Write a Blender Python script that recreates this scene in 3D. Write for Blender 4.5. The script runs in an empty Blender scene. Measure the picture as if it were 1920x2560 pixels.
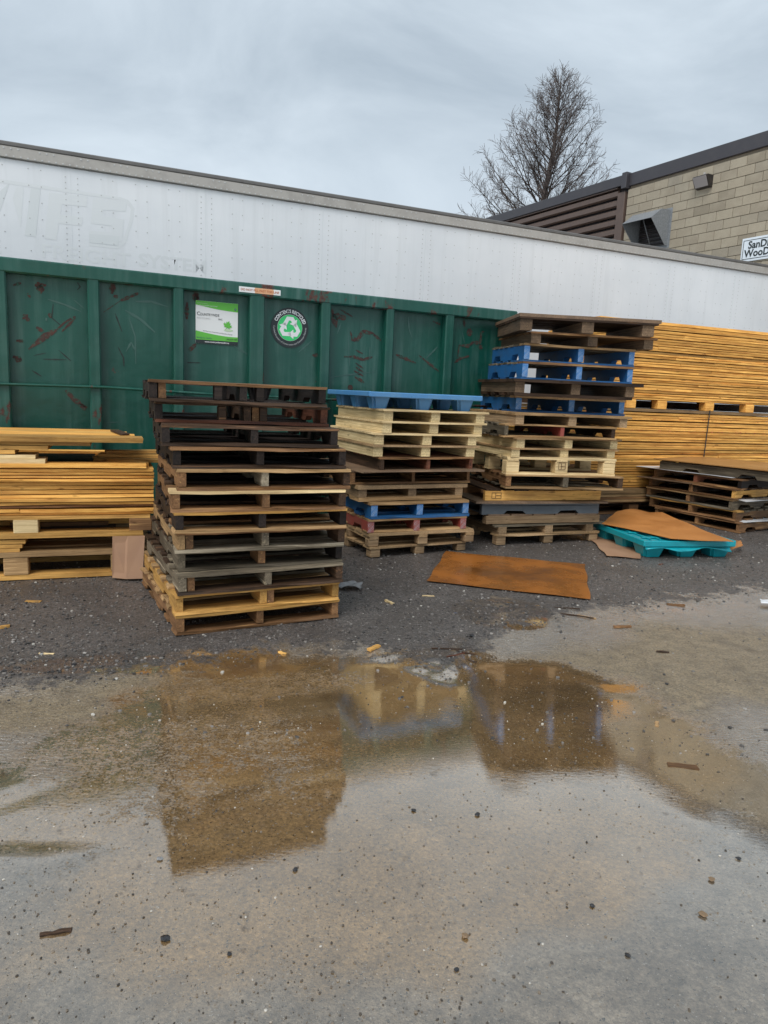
import bpy, bmesh, math, random
import numpy as np
from mathutils import Vector, Matrix
rnd = random.Random(11)
C = bpy.context.scene.collection
SC = bpy.context.scene
# ------------------------------------------------------------------ camera
F, CH = 1775.0, 1.42
PITCH, ROLL = math.radians(9.5), math.radians(-2.5)
fw = Vector((0, math.cos(PITCH), -math.sin(PITCH))); rt = Vector((1, 0, 0)); up = rt.cross(fw)
CR = rt*math.cos(ROLL) - up*math.sin(ROLL)
CU = up*math.cos(ROLL) + rt*math.sin(ROLL)
cam = bpy.data.cameras.new('camera'); co = bpy.data.objects.new('camera', cam); C.objects.link(co)
cam.sensor_fit = 'VERTICAL'; cam.sensor_height = 36; cam.sensor_width = 27; cam.lens = F/2560*36
cam.clip_start = .05; cam.clip_end = 3000
m = Matrix((CR, CU, -fw)).transposed().to_4x4(); m.translation = (0, 0, CH); co.matrix_world = m
SC.camera = co
SC.render.resolution_x, SC.render.resolution_y = 768, 1024
SC.view_settings.view_transform = 'Standard'; SC.view_settings.look = 'None'
SC.view_settings.exposure = 0.95; SC.view_settings.gamma = 1.0; SC.view_settings.use_curve_mapping = False
# ------------------------------------------------------------------ sky and sun (overcast)
W = bpy.data.worlds.new('World'); SC.world = W; W.use_nodes = True
nt = W.node_tree; nt.nodes.clear()
def N(t, typ, **kw):
    n = t.nodes.new(typ)
    for k, v in kw.items():
        if k.startswith('i_'):
            n.inputs[k[2:].replace('_', ' ')].default_value = v
        else: setattr(n, k, v)
    return n
SUN_EL, SUN_AZ = math.radians(52), math.radians(205)      # high behind the camera, a little left
out = N(nt, 'ShaderNodeOutputWorld'); bg = N(nt, 'ShaderNodeBackground'); bg.inputs[1].default_value = .064
sky = N(nt, 'ShaderNodeTexSky', sky_type='NISHITA', sun_disc=False, sun_elevation=SUN_EL, sun_rotation=SUN_AZ)
tc = N(nt, 'ShaderNodeTexCoord'); mp = N(nt, 'ShaderNodeMapping'); mp.inputs['Scale'].default_value = (1, 1, 2.2)
mp.inputs['Location'].default_value = (3.1, .4, .25)
nz = N(nt, 'ShaderNodeTexNoise', i_Scale=2.6, i_Detail=8, i_Roughness=.55); nz.inputs['Distortion'].default_value = .5
rp = N(nt, 'ShaderNodeValToRGB'); rp.color_ramp.elements[0].position = .30; rp.color_ramp.elements[1].position = .72
rp.color_ramp.elements[0].color = (3.6, 4.3, 5.0, 1); rp.color_ramp.elements[1].color = (6.1, 6.9, 7.6, 1)
mx = N(nt, 'ShaderNodeMix', data_type='RGBA'); mx.inputs[0].default_value = .95
L = nt.links.new
L(tc.outputs['Generated'], mp.inputs[0]); L(mp.outputs[0], nz.inputs['Vector']); L(nz.outputs['Fac'], rp.inputs[0])
L(sky.outputs[0], mx.inputs[6]); L(rp.outputs[0], mx.inputs[7]); L(mx.outputs[2], bg.inputs[0]); L(bg.outputs[0], out.inputs[0])
sl = bpy.data.lights.new('sun', 'SUN'); so = bpy.data.objects.new('sun', sl); C.objects.link(so)
sl.energy = 1.5; sl.angle = math.radians(35); sl.color = (1, .97, .93)
sd = Vector((math.sin(SUN_AZ)*math.cos(SUN_EL), math.cos(SUN_AZ)*math.cos(SUN_EL), math.sin(SUN_EL)))
so.rotation_euler = sd.to_track_quat('Z', 'Y').to_euler()
# ------------------------------------------------------------------ pixels to directions (photo is 1920 x 2560)
def ray(px, py): return fw + CR*((px-960)/F) + CU*((1280-py)/F)
def gnd(px, py, z=0):
    d = ray(px, py); t = (z-CH)/d.z
    return Vector((d.x*t, d.y*t, z))
def proj(p):
    d = Vector(p) - Vector((0, 0, CH)); w = d.dot(fw)
    return 960+F*d.dot(CR)/w, 1280-F*d.dot(CU)/w
def at_y(px, z, y):                       # the point at distance y, height z that shows in column px
    lo, hi = -20.0, 20.0
    for _ in range(50):
        mid = (lo+hi)/2
        if proj((mid, y, z))[0] < px: lo = mid
        else: hi = mid
    return Vector((lo, y, z))
def yaw_for(p, width, px):                # turn a front edge of known width until its other end shows in column px
    lo, hi = math.radians(-10), math.radians(50)
    for _ in range(40):
        mid = (lo+hi)/2
        q = p + Vector((math.cos(mid), math.sin(mid), 0))*width
        if proj(q)[0] > px: lo = mid
        else: hi = mid
    return lo
# ------------------------------------------------------------------ tagging
def tag(o, label=None, cat=None, group=None, kind=None):
    if label: o['label'] = label
    if cat: o['category'] = cat
    if group: o['group'] = group
    if kind: o['kind'] = kind
    return o
def empty(name, loc, rz=0, label=None, cat=None, group=None, rx=0, ry=0):
    o = bpy.data.objects.new(name, None); C.objects.link(o); o.empty_display_size = .1
    o.location = loc; o.rotation_euler = (rx, ry, rz)
    return tag(o, label, cat, group)
def link(name, me, mat=None, parent=None, loc=(0, 0, 0), rot=(0, 0, 0)):
    o = bpy.data.objects.new(name, me); C.objects.link(o); o.location = loc; o.rotation_euler = rot
    if mat is not None:
        if not me.materials: me.materials.append(mat)
        if me.materials[0] is not mat:
            o.material_slots[0].link = 'OBJECT'; o.material_slots[0].material = mat
    if parent: o.parent = parent
    return o
def mesh(name, vs, fs, smooth=False):
    me = bpy.data.meshes.new(name); me.from_pydata([tuple(v) for v in vs], [], fs); me.update()
    if smooth: me.polygons.foreach_set('use_smooth', [True]*len(me.polygons))
    return me
# ------------------------------------------------------------------ materials
M = {}
def mat(name):
    mt = bpy.data.materials.new(name); mt.use_nodes = True; t = mt.node_tree
    return mt, t, t.nodes['Principled BSDF']
def coords(t, scale, rand=True, src='Object'):
    tc = N(t, 'ShaderNodeTexCoord'); mp = N(t, 'ShaderNodeMapping'); mp.inputs['Scale'].default_value = scale
    if rand:
        oi = N(t, 'ShaderNodeObjectInfo'); ml = N(t, 'ShaderNodeMath', operation='MULTIPLY'); ml.inputs[1].default_value = 37
        t.links.new(oi.outputs['Random'], ml.inputs[0])
        va = N(t, 'ShaderNodeVectorMath', operation='ADD')
        t.links.new(tc.outputs[src], va.inputs[0]); t.links.new(ml.outputs[0], va.inputs[1]); t.links.new(va.outputs[0], mp.inputs[0])
    else: t.links.new(tc.outputs[src], mp.inputs[0])
    return mp.outputs[0]
def noise(t, vec, sc, det=4, ro=.55, dist=0):
    n = N(t, 'ShaderNodeTexNoise', i_Scale=sc, i_Detail=det, i_Roughness=ro); n.inputs['Distortion'].default_value = dist
    t.links.new(vec, n.inputs['Vector']); return n.outputs['Fac']
def ramp(t, fac, stops):
    r = N(t, 'ShaderNodeValToRGB'); cr = r.color_ramp
    while len(cr.elements) < len(stops): cr.elements.new(.5)
    for e, (p, c) in zip(cr.elements, stops): e.position = p; e.color = (c, c, c, 1) if isinstance(c, (int, float)) else (*c, 1)
    t.links.new(fac, r.inputs[0]); return r.outputs[0]
def mixc(t, fac, a, b, mode='MIX'):
    x = N(t, 'ShaderNodeMix', data_type='RGBA', blend_type=mode)
    for i, v in ((0, fac), (6, a), (7, b)):
        if isinstance(v, (int, float)): x.inputs[i].default_value = v
        elif isinstance(v, tuple): x.inputs[i].default_value = (*v, 1)
        else: t.links.new(v, x.inputs[i])
    return x.outputs[2]
def bump(t, h, st, dist, bs):
    b = N(t, 'ShaderNodeBump'); b.inputs['Strength'].default_value = st; b.inputs['Distance'].default_value = dist
    t.links.new(h, b.inputs['Height']); t.links.new(b.outputs[0], bs.inputs['Normal']); return b
def wood(name, c1, c2, stain=(.05, .03, .018), amt=.5, vary=.45, layers=False, rough=.68, fresh=None):
    mt, t, bs = mat(name)
    g = noise(t, coords(t, (1.3, 34, 34)), 2.4, 6, .7, .7)
    col = ramp(t, g, [(.33, tuple(c*.8 for c in c1)), (.66, tuple(c*1.08 for c in c2))])
    bs.inputs['Specular IOR Level'].default_value = .22
    kn = noise(t, coords(t, (5, 14, 14)), 1.6, 2, .5)
    col = mixc(t, ramp(t, kn, [(.68, 0), (.76, .75)]), col, tuple(c*.35 for c in c1))
    big = noise(t, coords(t, (1.6, 5, 5)), 1.5, 5, .6)
    col = mixc(t, ramp(t, big, [(.45, 0), (.72, amt)]), col, stain)
    if fresh:
        col = mixc(t, ramp(t, noise(t, coords(t, (1.1, 20, 26)), 2.0, 4, .6, .5), [(.60, 0), (.68, .8)]), col, fresh)
    oi = N(t, 'ShaderNodeObjectInfo')
    mr = N(t, 'ShaderNodeMapRange'); mr.inputs[3].default_value = 1-vary; mr.inputs[4].default_value = 1+vary*.45
    t.links.new(oi.outputs['Random'], mr.inputs[0])
    vm = N(t, 'ShaderNodeVectorMath', operation='SCALE'); t.links.new(col, vm.inputs[0]); t.links.new(mr.outputs[0], vm.inputs['Scale'])
    col = vm.outputs[0]; h = g
    if layers:                                   # thin pressed strips glued one over another
        wv = N(t, 'ShaderNodeTexWave', wave_type='BANDS', bands_direction='Z', wave_profile='SAW', i_Scale=12.5)
        t.links.new(coords(t, (1, 1, 1), False), wv.inputs['Vector']); wv.inputs['Distortion'].default_value = .15
        ln = ramp(t, wv.outputs['Fac'], [(.0, 1), (.14, 0)])
        col = mixc(t, ln, col, tuple(c*.38 for c in c1))
    t.links.new(col, bs.inputs['Base Color'])
    t.links.new(ramp(t, big, [(.35, rough+.1), (.7, rough-.22)]), bs.inputs['Roughness'])
    bump(t, h, .35, .004, bs); M[name] = mt
wood('char', (.008, .006, .006), (.036, .025, .02), (.005, .005, .006), .7)
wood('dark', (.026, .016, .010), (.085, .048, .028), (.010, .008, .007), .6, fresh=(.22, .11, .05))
wood('grey', (.085, .068, .046), (.22, .18, .125), (.03, .025, .02), .7, fresh=(.46, .38, .26))
wood('weather', (.16, .13, .09), (.34, .29, .21), (.05, .04, .03), .7, fresh=(.60, .54, .42))
wood('brown', (.14, .068, .03), (.31, .165, .075), (.04, .022, .012), .6, fresh=(.50, .30, .12))
wood('tan', (.29, .17, .075), (.50, .32, .155), (.10, .055, .025), .5)
wood('honey', (.50, .25, .06), (.74, .43, .13), (.14, .06, .02), .5)
wood('pale', (.60, .43, .21), (.82, .64, .36), (.36, .22, .10), .35, .25)
wood('lumber', (.70, .30, .055), (.95, .54, .145), (.32, .105, .02), .5, .30)
wood('pinkwood', (.68, .37, .13), (.88, .57, .26), (.48, .17, .09), .5, .3)
wood('redwood', (.12, .045, .025), (.24, .09, .05), (.04, .02, .015), .5)
wood('lampale', (.58, .43, .21), (.80, .64, .36), (.40, .27, .12), .3, .25, True)
wood('lambrown', (.24, .15, .08), (.42, .29, .165), (.09, .055, .03), .5, .35, True)
wood('lamdark', (.10, .065, .04), (.21, .14, .085), (.03, .02, .014), .5, .35, True)
def chip(name, c1, c2):
    mt, t, bs = mat(name); v = coords(t, (1, 1, 1))
    col = ramp(t, noise(t, v, 85, 3, .7), [(.3, c1), (.7, c2)])
    col = mixc(t, ramp(t, noise(t, v, 4, 4, .6), [(.42, 0), (.75, .6)]), col, tuple(c*.35 for c in c1))
    t.links.new(col, bs.inputs['Base Color']); bs.inputs['Roughness'].default_value = .6; M[name] = mt
chip('chipboard', (.26, .16, .075), (.48, .32, .165)); chip('chipdark', (.10, .06, .035), (.22, .14, .08))
def paint(name, c, wear, rough=.45, amt=.6, sc=7, bumpy=.15):
    mt, t, bs = mat(name); v = coords(t, (1, 1, 1))
    n1 = noise(t, v, sc, 6, .65)
    col = mixc(t, ramp(t, n1, [(.46, 0), (.66, amt)]), c, wear)
    col = mixc(t, ramp(t, noise(t, v, sc*6, 4, .7), [(.6, 0), (.75, amt*.6)]), col, tuple(x*.5 for x in c))
    t.links.new(col, bs.inputs['Base Color']); bs.inputs['Roughness'].default_value = rough
    bump(t, n1, bumpy, .004, bs); M[name] = mt
paint('bluepaint', (.010, .095, .26), (.03, .07, .13), .55)
paint('redpaint', (.27, .05, .035), (.16, .07, .05), .55)
paint('blueplastic', (.065, .21, .43), (.13, .27, .42), .38, .5, 5)
paint('greyplastic', (.075, .09, .105), (.13, .14, .15), .42, .5, 6)
paint('tealplastic', (.004, .29, .345), (.01, .20, .24), .33, .5, 5)
paint('blackplastic', (.02, .018, .018), (.05, .035, .03), .4)
paint('white', (.62, .64, .66), (.5, .5, .5), .4, .3)
paint('steelgrey', (.17, .185, .20), (.26, .275, .29), .32, .8, 30, .05)
paint('darkmetal', (.045, .043, .05), (.06, .056, .06), .38, .5, 3, .03)
paint('brownmetal', (.105, .072, .058), (.075, .052, .044), .42, .5, 4, .03)
paint('railalu', (.36, .345, .32), (.27, .255, .235), .38, .6, 6, .05)
paint('railedge', (.12, .115, .11), (.08, .075, .07), .45, .6, 5)
paint('soil', (.06, .045, .03), (.03, .025, .02), .7)
paint('rubber', (.02, .02, .02), (.04, .04, .04), .7)
paint('stonedark', (.02, .02, .022), (.05, .05, .05), .3, .5, 40)
paint('stonetan', (.20, .13, .07), (.12, .08, .05), .4, .6, 40)
paint('clearfilm', (.22, .22, .22), (.13, .13, .13), .25, .5, 20)
def sheet_mat(name, c, c2, rough):
    mt, t, bs = mat(name); v = coords(t, (1, 1, 1))
    n1 = noise(t, v, 2.4, 5, .6, .4)
    col = mixc(t, ramp(t, n1, [(.38, 0), (.66, 1)]), c, c2)
    t.links.new(col, bs.inputs['Base Color']); t.links.new(ramp(t, n1, [(.4, rough+.2), (.65, rough)]), bs.inputs['Roughness'])
    bump(t, noise(t, v, 60, 3, .5), .08, .003, bs); M[name] = mt
sheet_mat('wetboard', (.31, .108, .020), (.15, .058, .016), .14)
sheet_mat('drycard', (.46, .185, .042), (.36, .135, .03), .42)
sheet_mat('cardbox', (.34, .20, .115), (.28, .155, .09), .6)
sheet_mat('masonite', (.38, .20, .065), (.30, .15, .05), .3)
def diamonds(name, c):                      # painted end with a white honeycomb print
    mt, t, bs = mat(name); v = coords(t, (1, 1, 1), False)
    sx = N(t, 'ShaderNodeSeparateXYZ'); t.links.new(v, sx.inputs[0])
    acc = []
    for s in (1, -1):
        a = N(t, 'ShaderNodeMath', operation='MULTIPLY_ADD'); t.links.new(sx.outputs['Y'], a.inputs[0]); a.inputs[1].default_value = s*1.6
        t.links.new(sx.outputs['Z'], a.inputs[2])
        b = N(t, 'ShaderNodeMath', operation='MULTIPLY'); t.links.new(a.outputs[0], b.inputs[0]); b.inputs[1].default_value = 42
        fr = N(t, 'ShaderNodeMath', operation='FRACT'); t.links.new(b.outputs[0], fr.inputs[0])
        lt = N(t, 'ShaderNodeMath', operation='LESS_THAN'); t.links.new(fr.outputs[0], lt.inputs[0]); lt.inputs[1].default_value = .27
        acc.append(lt.outputs[0])
    mxm = N(t, 'ShaderNodeMath', operation='MAXIMUM'); t.links.new(acc[0], mxm.inputs[0]); t.links.new(acc[1], mxm.inputs[1])
    wear = ramp(t, noise(t, v, 30, 3, .6), [(.35, .15), (.6, 1)])
    ml = N(t, 'ShaderNodeMath', operation='MULTIPLY'); t.links.new(mxm.outputs[0], ml.inputs[0]); t.links.new(wear, ml.inputs[1])
    t.links.new(mixc(t, ml.outputs[0], c, tuple(.35*x+.65*y for x, y in zip(c, (.42, .47, .52)))), bs.inputs['Base Color']); bs.inputs['Roughness'].default_value = .5; M[name] = mt
diamonds('bluemesh', (.02, .15, .40)); diamonds('redmesh', (.26, .05, .035))
def flat(name, c, rough=.5):
    mt, t, bs = mat(name); bs.inputs['Base Color'].default_value = (*c, 1); bs.inputs['Roughness'].default_value = rough; M[name] = mt
flat('printgreen', (.10, .42, .05)); flat('printwhite', (.68, .70, .70)); flat('printblack', (.012, .02, .022)); flat('printgrey', (.45, .46, .46))
flat('printbright', (.03, .50, .14)); flat('printpaleg', (.45, .58, .40)); flat('printorange', (.40, .10, .03)); flat('signwhite', (.62, .68, .74), .3)
flat('ghost', (.625, .655, .672), .4); flat('ghostdark', (.595, .63, .645), .4); flat('redink', (.42, .05, .03)); flat('inkbrown', (.10, .05, .02)); flat('rivet', (.42, .43, .43), .4)
flat('lens', (.32, .30, .30), .25); flat('peelorange', (.60, .33, .18)); flat('printblue', (.03, .08, .13))
# rusty green steel of the container
def steel(name, rust_amt):
    mt, t, bs = mat(name); v = coords(t, (1, 1, 1), False)
    col = mixc(t, ramp(t, noise(t, v, 1.3, 4, .6), [(.3, 0), (.7, 1)]), (.003, .052, .036), (.006, .076, .055))
    sv = coords(t, (9, 9, .55), False)
    st = noise(t, sv, 1.5, 5, .6); ms = noise(t, v, 1.1, 3, .6)
    mu = N(t, 'ShaderNodeMath', operation='MULTIPLY'); t.links.new(ramp(t, st, [(.44, 0), (.68, 1)]), mu.inputs[0]); t.links.new(ramp(t, ms, [(.38, 0), (.62, .62)]), mu.inputs[1])
    col = mixc(t, mu.outputs[0], col, (.075, .15, .13))  # pale vertical drip streaks, with sheen mixed into the colour
    cv = coords(t, (1, 1, .55), False)
    r1 = noise(t, cv, 3.1, 8, .74, .5); rm = ramp(t, r1, [(rust_amt, 0), (rust_amt+.035, 1)])
    col = mixc(t, rm, col, ramp(t, noise(t, v, 30, 4, .7), [(.3, (.035, .014, .012)), (.7, (.11, .035, .022))]))
    t.links.new(col, bs.inputs['Base Color'])
    t.links.new(mixc(t, rm, (.34, .34, .34), (.75, .75, .75)), bs.inputs['Roughness'])
    bump(t, noise(t, v, 1.6, 4, .55), .45, .05, bs); M[name] = mt
steel('bingreen', .67); steel('bintrim', .565)
mt, t, bs = mat('rust'); v = coords(t, (1, 1, 1), False)
rk = ramp(t, noise(t, v, 38, 5, .75), [(.38, 0), (.50, 1)])
t.links.new(mixc(t, rk, (.010, .085, .060), ramp(t, noise(t, v, 22, 4, .7), [(.3, (.022, .012, .011)), (.7, (.075, .028, .020))])), bs.inputs['Base Color']); bs.inputs['Roughness'].default_value = .75; M['rust'] = mt
flat('scuff', (.035, .095, .08), .45); flat('scuffdark', (.012, .022, .02), .7)
# painted aluminium of the trailer
mt, t, bs = mat('trailerwhite'); v = coords(t, (1, 1, 1), False)
col = mixc(t, ramp(t, noise(t, v, .9, 5, .6), [(.35, 0), (.7, 1)]), (.69, .715, .74), (.62, .65, .68))
col = mixc(t, ramp(t, noise(t, coords(t, (7, 7, .35), False), 1.6, 4, .6), [(.5, 0), (.8, .35)]), col, (.50, .52, .53))
t.links.new(col, bs.inputs['Base Color']); bs.inputs['Roughness'].default_value = .38
bump(t, noise(t, v, 2.2, 2, .5), .12, .03, bs); M['trailerwhite'] = mt
# concrete block
mt, t, bs = mat('blockface'); v = coords(t, (1, 1, 1))
oi = N(t, 'ShaderNodeObjectInfo')
col = ramp(t, oi.outputs['Random'], [(0, (.235, .205, .155)), (.25, (.30, .262, .20)), (.75, (.335, .295, .225)), (1, (.25, .225, .18))])
col = mixc(t, ramp(t, noise(t, v, 70, 4, .7), [(.4, 0), (.8, .6)]), col, (.15, .125, .09))
col = mixc(t, ramp(t, noise(t, v, 3, 4, .6), [(.45, 0), (.8, .5)]), col, (.40, .36, .28))
t.links.new(col, bs.inputs['Base Color']); bs.inputs['Roughness'].default_value = .85; bump(t, noise(t, v, 60, 4, .7), .3, .004, bs); M['blockface'] = mt
paint('mortar', (.21, .18, .14), (.15, .13, .10), .9, .6, 9)
# bark
paint('bark', (.040, .030, .026), (.065, .05, .042), .8, .6, 9, .3); flat('twig', (.085, .065, .058), .8)
# ------------------------------------------------------------------ ground: gravel, concrete slab, water film
BND = [(-40, 2.5), (-6, 2.75)]+[(gnd(a, b).x, gnd(a, b).y) for a, b in ((0, 1712), (240, 1680), (390, 1640), (640, 1612), (900, 1630), (1120, 1660), (1240, 1600), (1300, 1560), (1500, 1515), (1920, 1466))]+[(9, 8.6), (40, 24)]
bx, by = np.array([b[0] for b in BND]), np.array([b[1] for b in BND])
def vnoise(x, y, s, seed=0):
    r = np.random.RandomState(seed); g = r.rand(128, 128)
    xs, ys = x*s, y*s; xi, yi = np.floor(xs).astype(int), np.floor(ys).astype(int); fx, fy = xs-xi, ys-yi
    fx, fy = fx*fx*(3-2*fx), fy*fy*(3-2*fy)
    a, b, c, d = g[xi % 128, yi % 128], g[(xi+1) % 128, yi % 128], g[xi % 128, (yi+1) % 128], g[(xi+1) % 128, (yi+1) % 128]
    return (a*(1-fx)+b*fx)*(1-fy)+(c*(1-fx)+d*fx)*fy
def fbm(x, y, s, seed=0, o=4): return sum(vnoise(x, y, s*2**k, seed+k)*.5**k for k in range(o))/sum(.5**k for k in range(o))
def sstep(a, b, v): v = np.clip((v-a)/(b-a), 0, 1); return v*v*(3-2*v)
def blob(x, y, px, py, rx, ry, rot=.35):
    c = gnd(px, py); dx, dy = x-c.x, y-c.y
    u, w = dx*math.cos(rot)+dy*math.sin(rot), -dx*math.sin(rot)+dy*math.cos(rot)
    return 1-np.sqrt((u/rx)**2+(w/ry)**2)
def zones(x, y):
    n = fbm(x, y, 2.2, 3)-.5; nf = fbm(x, y, 9, 8)-.5
    e = y-np.interp(x, bx, by)+n*.5+nf*.14
    gravel = sstep(-.26, .30, e)
    p = np.maximum.reduce([blob(x, y, 960, 1800, 1.35, 1.0), blob(x, y, 1000, 1900, 1.1, .8), blob(x, y, 1250, 1840, .95, .72), blob(x, y, 650, 1930, .9, .45), blob(x, y, 1000, 2080, 1.2, .55),
                           blob(x, y, 1250, 1525, .34, .34), blob(x, y, 400, 1640, .75, .13, .3), blob(x, y, 900, 1660, .5, .14, .3)])
    puddle = sstep(-.13, .16, p+n*.55+nf*.22)
    fore = sstep(.0, .5, 2.75-y+.12*x+n*1.1+nf*.3)                        # smooth film towards the viewer
    calm = puddle*(1-.5*sstep(-.1, .5, np.maximum(blob(x, y, 500, 1880, .75, .6, .2), blob(x, y, 700, 1690, .8, .22, .3))+n*.5))
    film = np.clip(np.maximum(calm, fore*(.82+.25*nf)), 0, 1)
    dry = sstep(.0, .45, np.maximum.reduce([blob(x, y, 1780, 1640, 1.9, .8, .4), blob(x, y, 560, 1710, 1.2, .32, .15), blob(x, y, 60, 1760, .8, .22, .1)])+n*.6)
    return gravel, puddle, film, dry*(1-film), n, nf
xs = np.concatenate([[-1200, -300, -90, -40, -22, -14, -10], np.arange(-7, 9.001, .045), [11, 15, 24, 45, 110, 320, 1200]])
ys = np.concatenate([[-600, -100, -20, -6, -2, -.5, .1], np.arange(.5, 11.501, .045), [13, 16, 20, 27, 45, 110, 320, 1500]])
X, Y = np.meshgrid(xs, ys, indexing='ij')
g_, p_, f_, d_, n_, nf_ = zones(X, Y)
YC = gnd(1350, 1900).y
def dip(x, y):                                  # the slab falls gently away towards the gravel
    return .031*.75*(1-np.tanh((y-YC)/.75))*sstep(-1.3, .3, x)*(1-sstep(2.2, 5, x))
def gz(x, y):
    g, p, f, d, n, nf = zones(np.atleast_1d(float(x)), np.atleast_1d(float(y)))
    return float((-.028*(1-g)+n*.010*(1-f*.8)+nf*.012*g-.006*p+dip(np.atleast_1d(float(x)), np.atleast_1d(float(y))))[0])
Z = -.028*(1-g_)+n_*.010*(1-f_*.8)+nf_*.012*g_-.006*p_-.012+dip(X, Y)
nx, ny = X.shape
idx = np.arange(nx*ny).reshape(nx, ny)
quads = np.stack([idx[:-1, :-1], idx[1:, :-1], idx[1:, 1:], idx[:-1, 1:]], -1).reshape(-1, 4)
me = bpy.data.meshes.new('ground'); me.from_pydata(np.stack([X, Y, Z], -1).reshape(-1, 3).tolist(), [], quads.tolist()); me.update()
me.polygons.foreach_set('use_smooth', [True]*len(me.polygons))
at = me.attributes.new('zone', 'FLOAT_COLOR', 'POINT')
at.data.foreach_set('color', np.stack([g_, f_, d_, p_], -1).reshape(-1).astype(np.float32))
mt, t, bs = mat('groundmat'); v = coords(t, (1, 1, 1), False); LK = t.links.new
za = N(t, 'ShaderNodeAttribute', attribute_name='zone'); sp = N(t, 'ShaderNodeSeparateColor'); LK(za.outputs['Color'], sp.inputs[0])
G_, F_, D_, P_ = sp.outputs[0], sp.outputs[1], sp.outputs[2], za.outputs['Alpha']
fine = noise(t, v, 130, 4, .75); midn = noise(t, v, 14, 6, .68); bign = noise(t, v, 1.8, 5, .6, .4)
gcol = ramp(t, fine, [(.25, (.032, .027, .025)), (.48, (.105, .091, .083)), (.64, (.19, .17, .155)), (.78, (.38, .36, .32))])
gcol = mixc(t, .9, gcol, ramp(t, noise(t, v, 48, 5, .75), [(.32, .35), (.5, .95), (.7, 1.9)]), 'MULTIPLY')
gcol = mixc(t, ramp(t, bign, [(.4, 0), (.7, .6)]), gcol, (.055, .044, .036))
ccol = ramp(t, midn, [(.28, (.125, .094, .060)), (.5, (.245, .192, .132)), (.72, (.37, .305, .222))])
ccol = mixc(t, ramp(t, bign, [(.35, 0), (.7, .55)]), ccol, (.13, .103, .075))
ccol = mixc(t, D_, ccol, ramp(t, midn, [(.3, (.185, .137, .075)), (.7, (.33, .255, .152))]))
ccol = mixc(t, P_, ccol, ramp(t, bign, [(.3, (.25, .148, .055)), (.7, (.35, .22, .095))]))
spk = ramp(t, noise(t, v, 120, 3, .65), [(.64, 0), (.70, 1)])
gr1 = ramp(t, noise(t, v, 75, 5, .8), [(.32, .38), (.5, 1.0), (.70, 1.75)])
ccol = mixc(t, .9, ccol, gr1, 'MULTIPLY')
ccol = mixc(t, .8, ccol, ramp(t, noise(t, v, 5.5, 6, .7, .6), [(.33, .66), (.5, 1.0), (.68, 1.28)]), 'MULTIPLY')
ccol = mixc(t, spk, ccol, (.42, .38, .32))
spd = ramp(t, noise(t, v, 90, 3, .65), [(.32, 1), (.37, 0)])
ccol = mixc(t, spd, ccol, (.03, .026, .022))
# break the gravel edge with fine noise
ed = N(t, 'ShaderNodeMath', operation='ADD'); LK(G_, ed.inputs[0])
e2 = N(t, 'ShaderNodeMath', operation='MULTIPLY_ADD'); LK(midn, e2.inputs[0]); e2.inputs[1].default_value = 2.6; e2.inputs[2].default_value = -1.3
LK(e2.outputs[0], ed.inputs[1]); gm = ramp(t, ed.outputs[0], [(.30, 0), (.70, 1)])
base = mixc(t, gm, ccol, gcol)
LK(base, bs.inputs['Base Color']); bs.inputs['Roughness'].default_value = .8; bs.inputs['Specular IOR Level'].default_value = .3
h1 = N(t, 'ShaderNodeMath', operation='ADD'); LK(fine, h1.inputs[0]); LK(midn, h1.inputs[1])
bd = bump(t, h1.outputs[0], 1.0, .016, bs)
# the wet layer: calm film is a mirror, thin film follows the rough slab
gl = N(t, 'ShaderNodeBsdfGlossy'); gl.inputs['Color'].default_value = (1, .955, .89, 1)
fe = N(t, 'ShaderNodeMath', operation='ADD'); LK(F_, fe.inputs[0])
f2 = N(t, 'ShaderNodeMath', operation='MULTIPLY_ADD'); LK(noise(t, v, 22, 5, .7), f2.inputs[0]); f2.inputs[1].default_value = 1.3; f2.inputs[2].default_value = -.65; f3 = N(t, 'ShaderNodeMath', operation='MULTIPLY_ADD'); LK(noise(t, v, 105, 3, .7), f3.inputs[0]); f3.inputs[1].default_value = 1.5; f3.inputs[2].default_value = -.72
f4 = N(t, 'ShaderNodeMath', operation='ADD'); LK(f2.outputs[0], f4.inputs[0]); LK(f3.outputs[0], f4.inputs[1]); LK(f4.outputs[0], fe.inputs[1])
fm = ramp(t, fe.outputs[0], [(.38, 0), (.62, 1)])
LK(ramp(t, fm, [(0, .26), (1, .012)]), gl.inputs['Roughness'])
rip = noise(t, coords(t, (.75, 1.7, 1), False), 42, 4, .65)
wb = N(t, 'ShaderNodeBump'); wb.inputs['Distance'].default_value = .008; LK(rip, wb.inputs['Height'])
LK(ramp(t, fm, [(0, 1.0), (.85, .12), (1, .018)]), wb.inputs['Strength']); LK(wb.outputs[0], gl.inputs['Normal'])
fr = N(t, 'ShaderNodeFresnel'); fr.inputs['IOR'].default_value = 1.45
wet = N(t, 'ShaderNodeMath', operation='MULTIPLY_ADD'); LK(fr.outputs[0], wet.inputs[0]); wet.inputs[1].default_value = 4.3; wet.inputs[2].default_value = .02
kg = N(t, 'ShaderNodeMath', operation='MULTIPLY'); LK(ramp(t, gm, [(0, 1), (1, .16)]), kg.inputs[0]); LK(wet.outputs[0], kg.inputs[1])
kd = N(t, 'ShaderNodeMath', operation='MULTIPLY'); LK(kg.outputs[0], kd.inputs[0]); LK(ramp(t, D_, [(0, 1), (1, .35)]), kd.inputs[1])
kf = N(t, 'ShaderNodeMath', operation='MULTIPLY'); LK(kd.outputs[0], kf.inputs[0]); LK(ramp(t, fm, [(0, .75), (1, 1)]), kf.inputs[1])
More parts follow.
